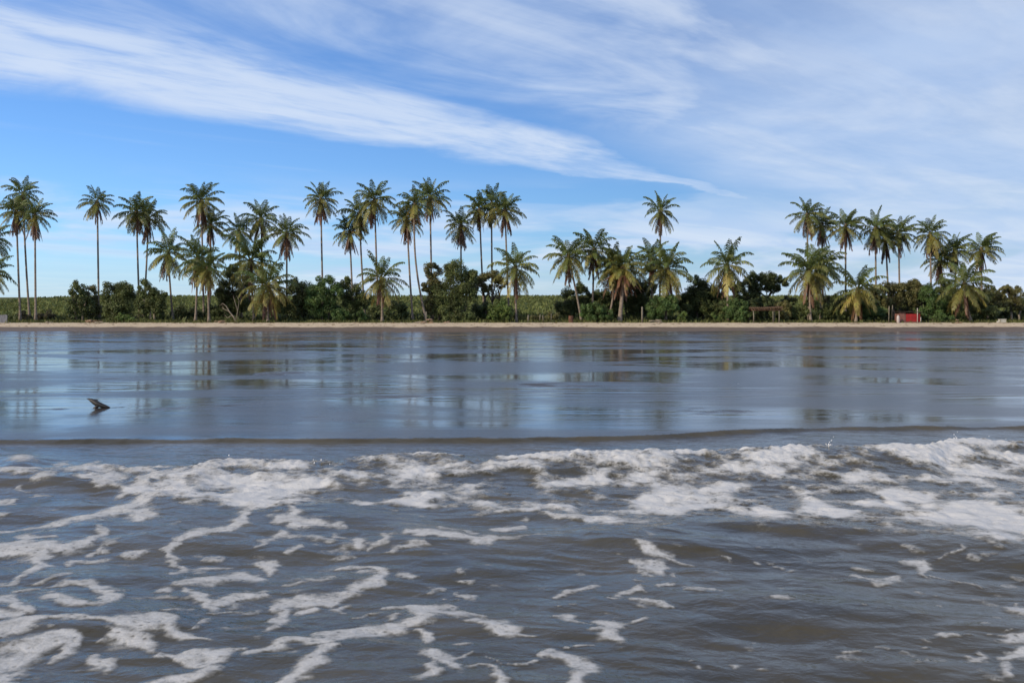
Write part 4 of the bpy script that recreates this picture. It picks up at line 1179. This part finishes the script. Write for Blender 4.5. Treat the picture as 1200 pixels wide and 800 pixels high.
def shelter():
    Yd = 127.5; k = Yd / F
    X = (897 - 600) * k
    base = Vector((X, Yd, gz(X, Yd)))
    o = empty('beach_shelter', base, 'open beach shelter with low brown thatched roof on posts', 'shelter')
    mw = M_POST
    zr = 1.55
    for sx in (-1.75, 1.5):
        for sy in (-0.9, 1.3):
            mb = MB(); mb.tube([(sx, sy, -0.1), (sx + 0.03, sy, zr * 0.5), (sx, sy, zr)], [0.075, 0.07, 0.065], 8)
            link('post', mb.mesh('post', mw, True), o)
    mb = MB(); mb.tube([(0.75, -0.9, -0.1), (0.72, -0.9, zr)], [0.06, 0.055], 8)
    link('post', mb.mesh('post', mw, True), o)
    mr = simple('roof_timber', (0.14, 0.078, 0.05), 0.85, 0.3, 4.0, 0.4, 0.2, (0.5, 3, 3))
    for sy in (-0.9, 1.3):
        mb = MB(); mb.tube([(-2.0, sy, zr + 0.05), (0, sy, zr + 0.09), (1.95, sy, zr + 0.05)], [0.085, 0.08, 0.075], 8)
        link('beam', mb.mesh('beam', mr, True), o)
    for i in range(9):
        x = -1.85 + i * 0.45
        mb = MB(); mb.tube([(x, -1.15, zr + 0.15), (x, 1.6, zr + 0.19)], [0.04, 0.035], 6)
        link('rafter', mb.mesh('rafter', mr, True), o)
    # thatch: layered bundles of dry palm leaf, thicker to the right
    mt = simple('dry_thatch', (0.085, 0.055, 0.036), 0.95, 0.45, 3.0, 0.7, 0.1, (6, 1, 1))
    r = random.Random(3)
    for row in range(4):
        for i in range(16):
            x = -1.95 + i * 0.26 + r.uniform(-0.05, 0.05)
            y = -1.2 + row * 0.7
            h = 0.26 + row * 0.03 + max(0, x) * 0.055
            mb = MB()
            mb.tube([(x + r.uniform(-.06, .06), y, zr + h - 0.05), (x, y + 0.45, zr + h + 0.06), (x + r.uniform(-.05, .05), y + 0.95, zr + h + 0.05)], [0.06, 0.10, 0.05], 6)
            link('thatch_bundle', mb.mesh('thatch_bundle', mt, True), o)


shelter()


def hut():
    Yd = 126.6; k = Yd / F
    X = (1064.5 - 600) * k
    base = Vector((X, Yd, gz(X, Yd)))
    o = empty('beach_hut', base, 'low red beach hut with a pinkish left bay under olive trees', 'hut')
    red = simple('red_paint', (0.27, 0.016, 0.014), 0.55, 0.22, 2.5, 0.15, 0.35)
    pink = simple('faded_pink_paint', (0.18, 0.085, 0.066), 0.7, 0.22, 2.5, 0.2, 0.3)
    dark = simple('dark_timber', (0.06, 0.045, 0.035), 0.85, 0.3, 3.0, 0.3, 0.2)
    steel = simple('pale_pole', (0.42, 0.38, 0.33), 0.6, 0.2, 3.0, 0.2, 0.3)
    # plank fronts
    n = 7
    for i in range(n):
        x = -0.30 + i * 0.255
        mb = MB(); mb.box((x + 0.12, 0.02 * (i % 2), 0.66), (0.245, 0.035, 1.02 - 0.02 * (i % 3)), bev=0.008)
        link('red_board', mb.mesh('red_board', red), o)
    for i in range(4):
        x = -1.10 + i * 0.19
        mb = MB(); mb.box((x + 0.09, 0.02 * (i % 2), 0.70), (0.18, 0.035, 1.20 - 0.02 * (i % 2)), bev=0.008)
        link('pink_board', mb.mesh('pink_board', pink), o)
    for sx in (-1.12, 1.5):
        mb = MB(); mb.box((sx, 0.8, 0.62), (0.05, 1.5, 1.1), bev=0.01)
        link('side_wall', mb.mesh('side_wall', red if sx > 0 else pink), o)
    mb = MB(); mb.box((0.18, 1.56, 0.62), (2.7, 0.05, 1.1), bev=0.01)
    link('back_wall', mb.mesh('back_wall', dark), o)
    mb = MB(); mb.box((0.18, 0.72, 1.38), (2.95, 2.0, 0.07), tilt=0.03, bev=0.015)
    link('roof', mb.mesh('roof', dark), o)
    mb = MB(); mb.tube([(1.05, -0.22, -0.1), (1.06, -0.22, 0.9), (1.05, -0.22, 1.85)], [0.055, 0.05, 0.045], 8)
    link('pole', mb.mesh('pole', steel, True), o)
    mb = MB(); mb.tube([(1.5, -0.18, -0.1), (1.5, -0.18, 0.7)], [0.05, 0.045], 8)
    link('pole', mb.mesh('pole', steel, True), o)
    mb = MB(); mb.box((0.35, -0.05, 0.10), (2.1, 0.08, 0.12), bev=0.01)
    link('sill', mb.mesh('sill', pink), o)


hut()


def drum():
    Yd = 126.0; X = (1052.5 - 600) / F * Yd
    base = Vector((X, Yd, gz(X, Yd)))
    o = empty('water_drum', base, 'white plastic drum standing at the left corner of the red hut', 'drum')
    m = simple('white_plastic', (0.44, 0.38, 0.35), 0.5, 0.1, 3.0, 0.05, 0.4)
    mb = MB(); mb.tube([(0, 0, z) for z in (-0.02, 0.0, 0.35, 0.75, 0.85, 0.90)], [0.15, 0.17, 0.185, 0.18, 0.15, 0.09], 16)
    link('body', mb.mesh('body', m, True), o)
    mb = MB(); mb.tube([(0, 0, 0.9), (0, 0, 0.97), (0, 0, 0.98)], [0.07, 0.07, 0.06], 12)
    link('cap', mb.mesh('cap', simple('dull_plastic_cap', (0.5, 0.45, 0.4), 0.5, 0.1)), o)


drum()


def crate():
    Yd = 126.2; X = (1173.5 - 600) / F * Yd
    base = Vector((X, Yd, gz(X, Yd)))
    o = empty('crate', base, 'small white crate lying on the grass near the right edge', 'crate')
    m = simple('white_paint_worn', (0.48, 0.46, 0.39), 0.6, 0.12, 4.0, 0.2, 0.3)
    for i in range(3):
        mb = MB(); mb.box((0.1, -0.3, 0.12 + i * 0.135), (0.60, 0.025, 0.10), bev=0.006)
        link('slat', mb.mesh('slat', m), o)
        mb = MB(); mb.box((0.1, 0.3, 0.12 + i * 0.135), (0.60, 0.025, 0.10), bev=0.006)
        link('slat', mb.mesh('slat', m), o)
        for sx in (-0.275, 0.475):
            mb = MB(); mb.box((sx, 0, 0.12 + i * 0.135), (0.025, 0.57, 0.12), bev=0.006)
            link('slat', mb.mesh('slat', m), o)
    mb = MB(); mb.box((0.1, 0, 0.47), (0.84, 0.66, 0.03), tilt=-0.03, bev=0.008)
    link('lid', mb.mesh('lid', m), o)
    mb = MB(); mb.box((-0.47, -0.05, 0.12), (0.25, 0.2, 0.2), bev=0.02)
    link('side_box', mb.mesh('side_box', m), o)


crate()


def board_fence():
    Yd = 126.6
    X = (3 - 600) / F * Yd
    base = Vector((X, Yd, gz(X, Yd)))
    o = empty('board_fence', base, 'short grey board fence at the left edge of the beach', 'fence')
    m = simple('grey_boards', (0.17, 0.17, 0.185), 0.85, 0.25, 3.0, 0.3, 0.2, (3, 3, 0.5))
    for i in range(9):
        x = -1.1 + i * 0.2
        mb = MB(); mb.box((x, 0.015 * (i % 2), 0.48 + 0.03 * math.sin(i * 2.1) + 0.008 * i), (0.18, 0.03, 1.0), rot=0, tilt=0.02 * math.sin(i), bev=0.006)
        link('board', mb.mesh('board', m), o)
    for z in (0.25, 0.75):
        mb = MB(); mb.box((-0.3, 0.07, z), (1.85, 0.05, 0.08), bev=0.008)
        link('rail', mb.mesh('rail', m), o)


board_fence()


def wrack_line():
    """dry leaf bits and twigs left along the tide line"""
    V, T = [], []
    n = 0
    for k in range(420):
        x = rng.uniform(-75, 75)
        y = rng.choice([119.6, 122.0, 123.8]) + 0.9 * math.sin(x * 0.13) + rng.normal(0, 0.35)
        z = gz(x, y) + 0.02
        L = abs(rng.normal(0.14, 0.12)) + 0.05; w = rng.uniform(0.02, 0.07); h = rng.uniform(0.02, 0.08)
        a = rng.uniform(-0.7, 0.7)
        c, s_ = math.cos(a), math.sin(a)
        for (px, py, pz) in ((-L, 0, 0), (0, -w, 0), (L, 0, 0), (0, w, 0), (0.1 * L, 0, h)):
            V.append((x + px * c - py * s_, y + px * s_ + py * c, z + pz))
        T += [(n, n + 1, n + 4), (n + 1, n + 2, n + 4), (n + 2, n + 3, n + 4), (n + 3, n, n + 4)]
        n += 5
    me = np_mesh('wrack_line', V, None, T, simple('dry_litter', (0.13, 0.09, 0.055), 0.95, 0.5, 0.7, 0.1))
    tag(link('wrack_line', me), 'dry leaf litter and twigs along the tide line', 'wrack', None, 'stuff')


wrack_line()
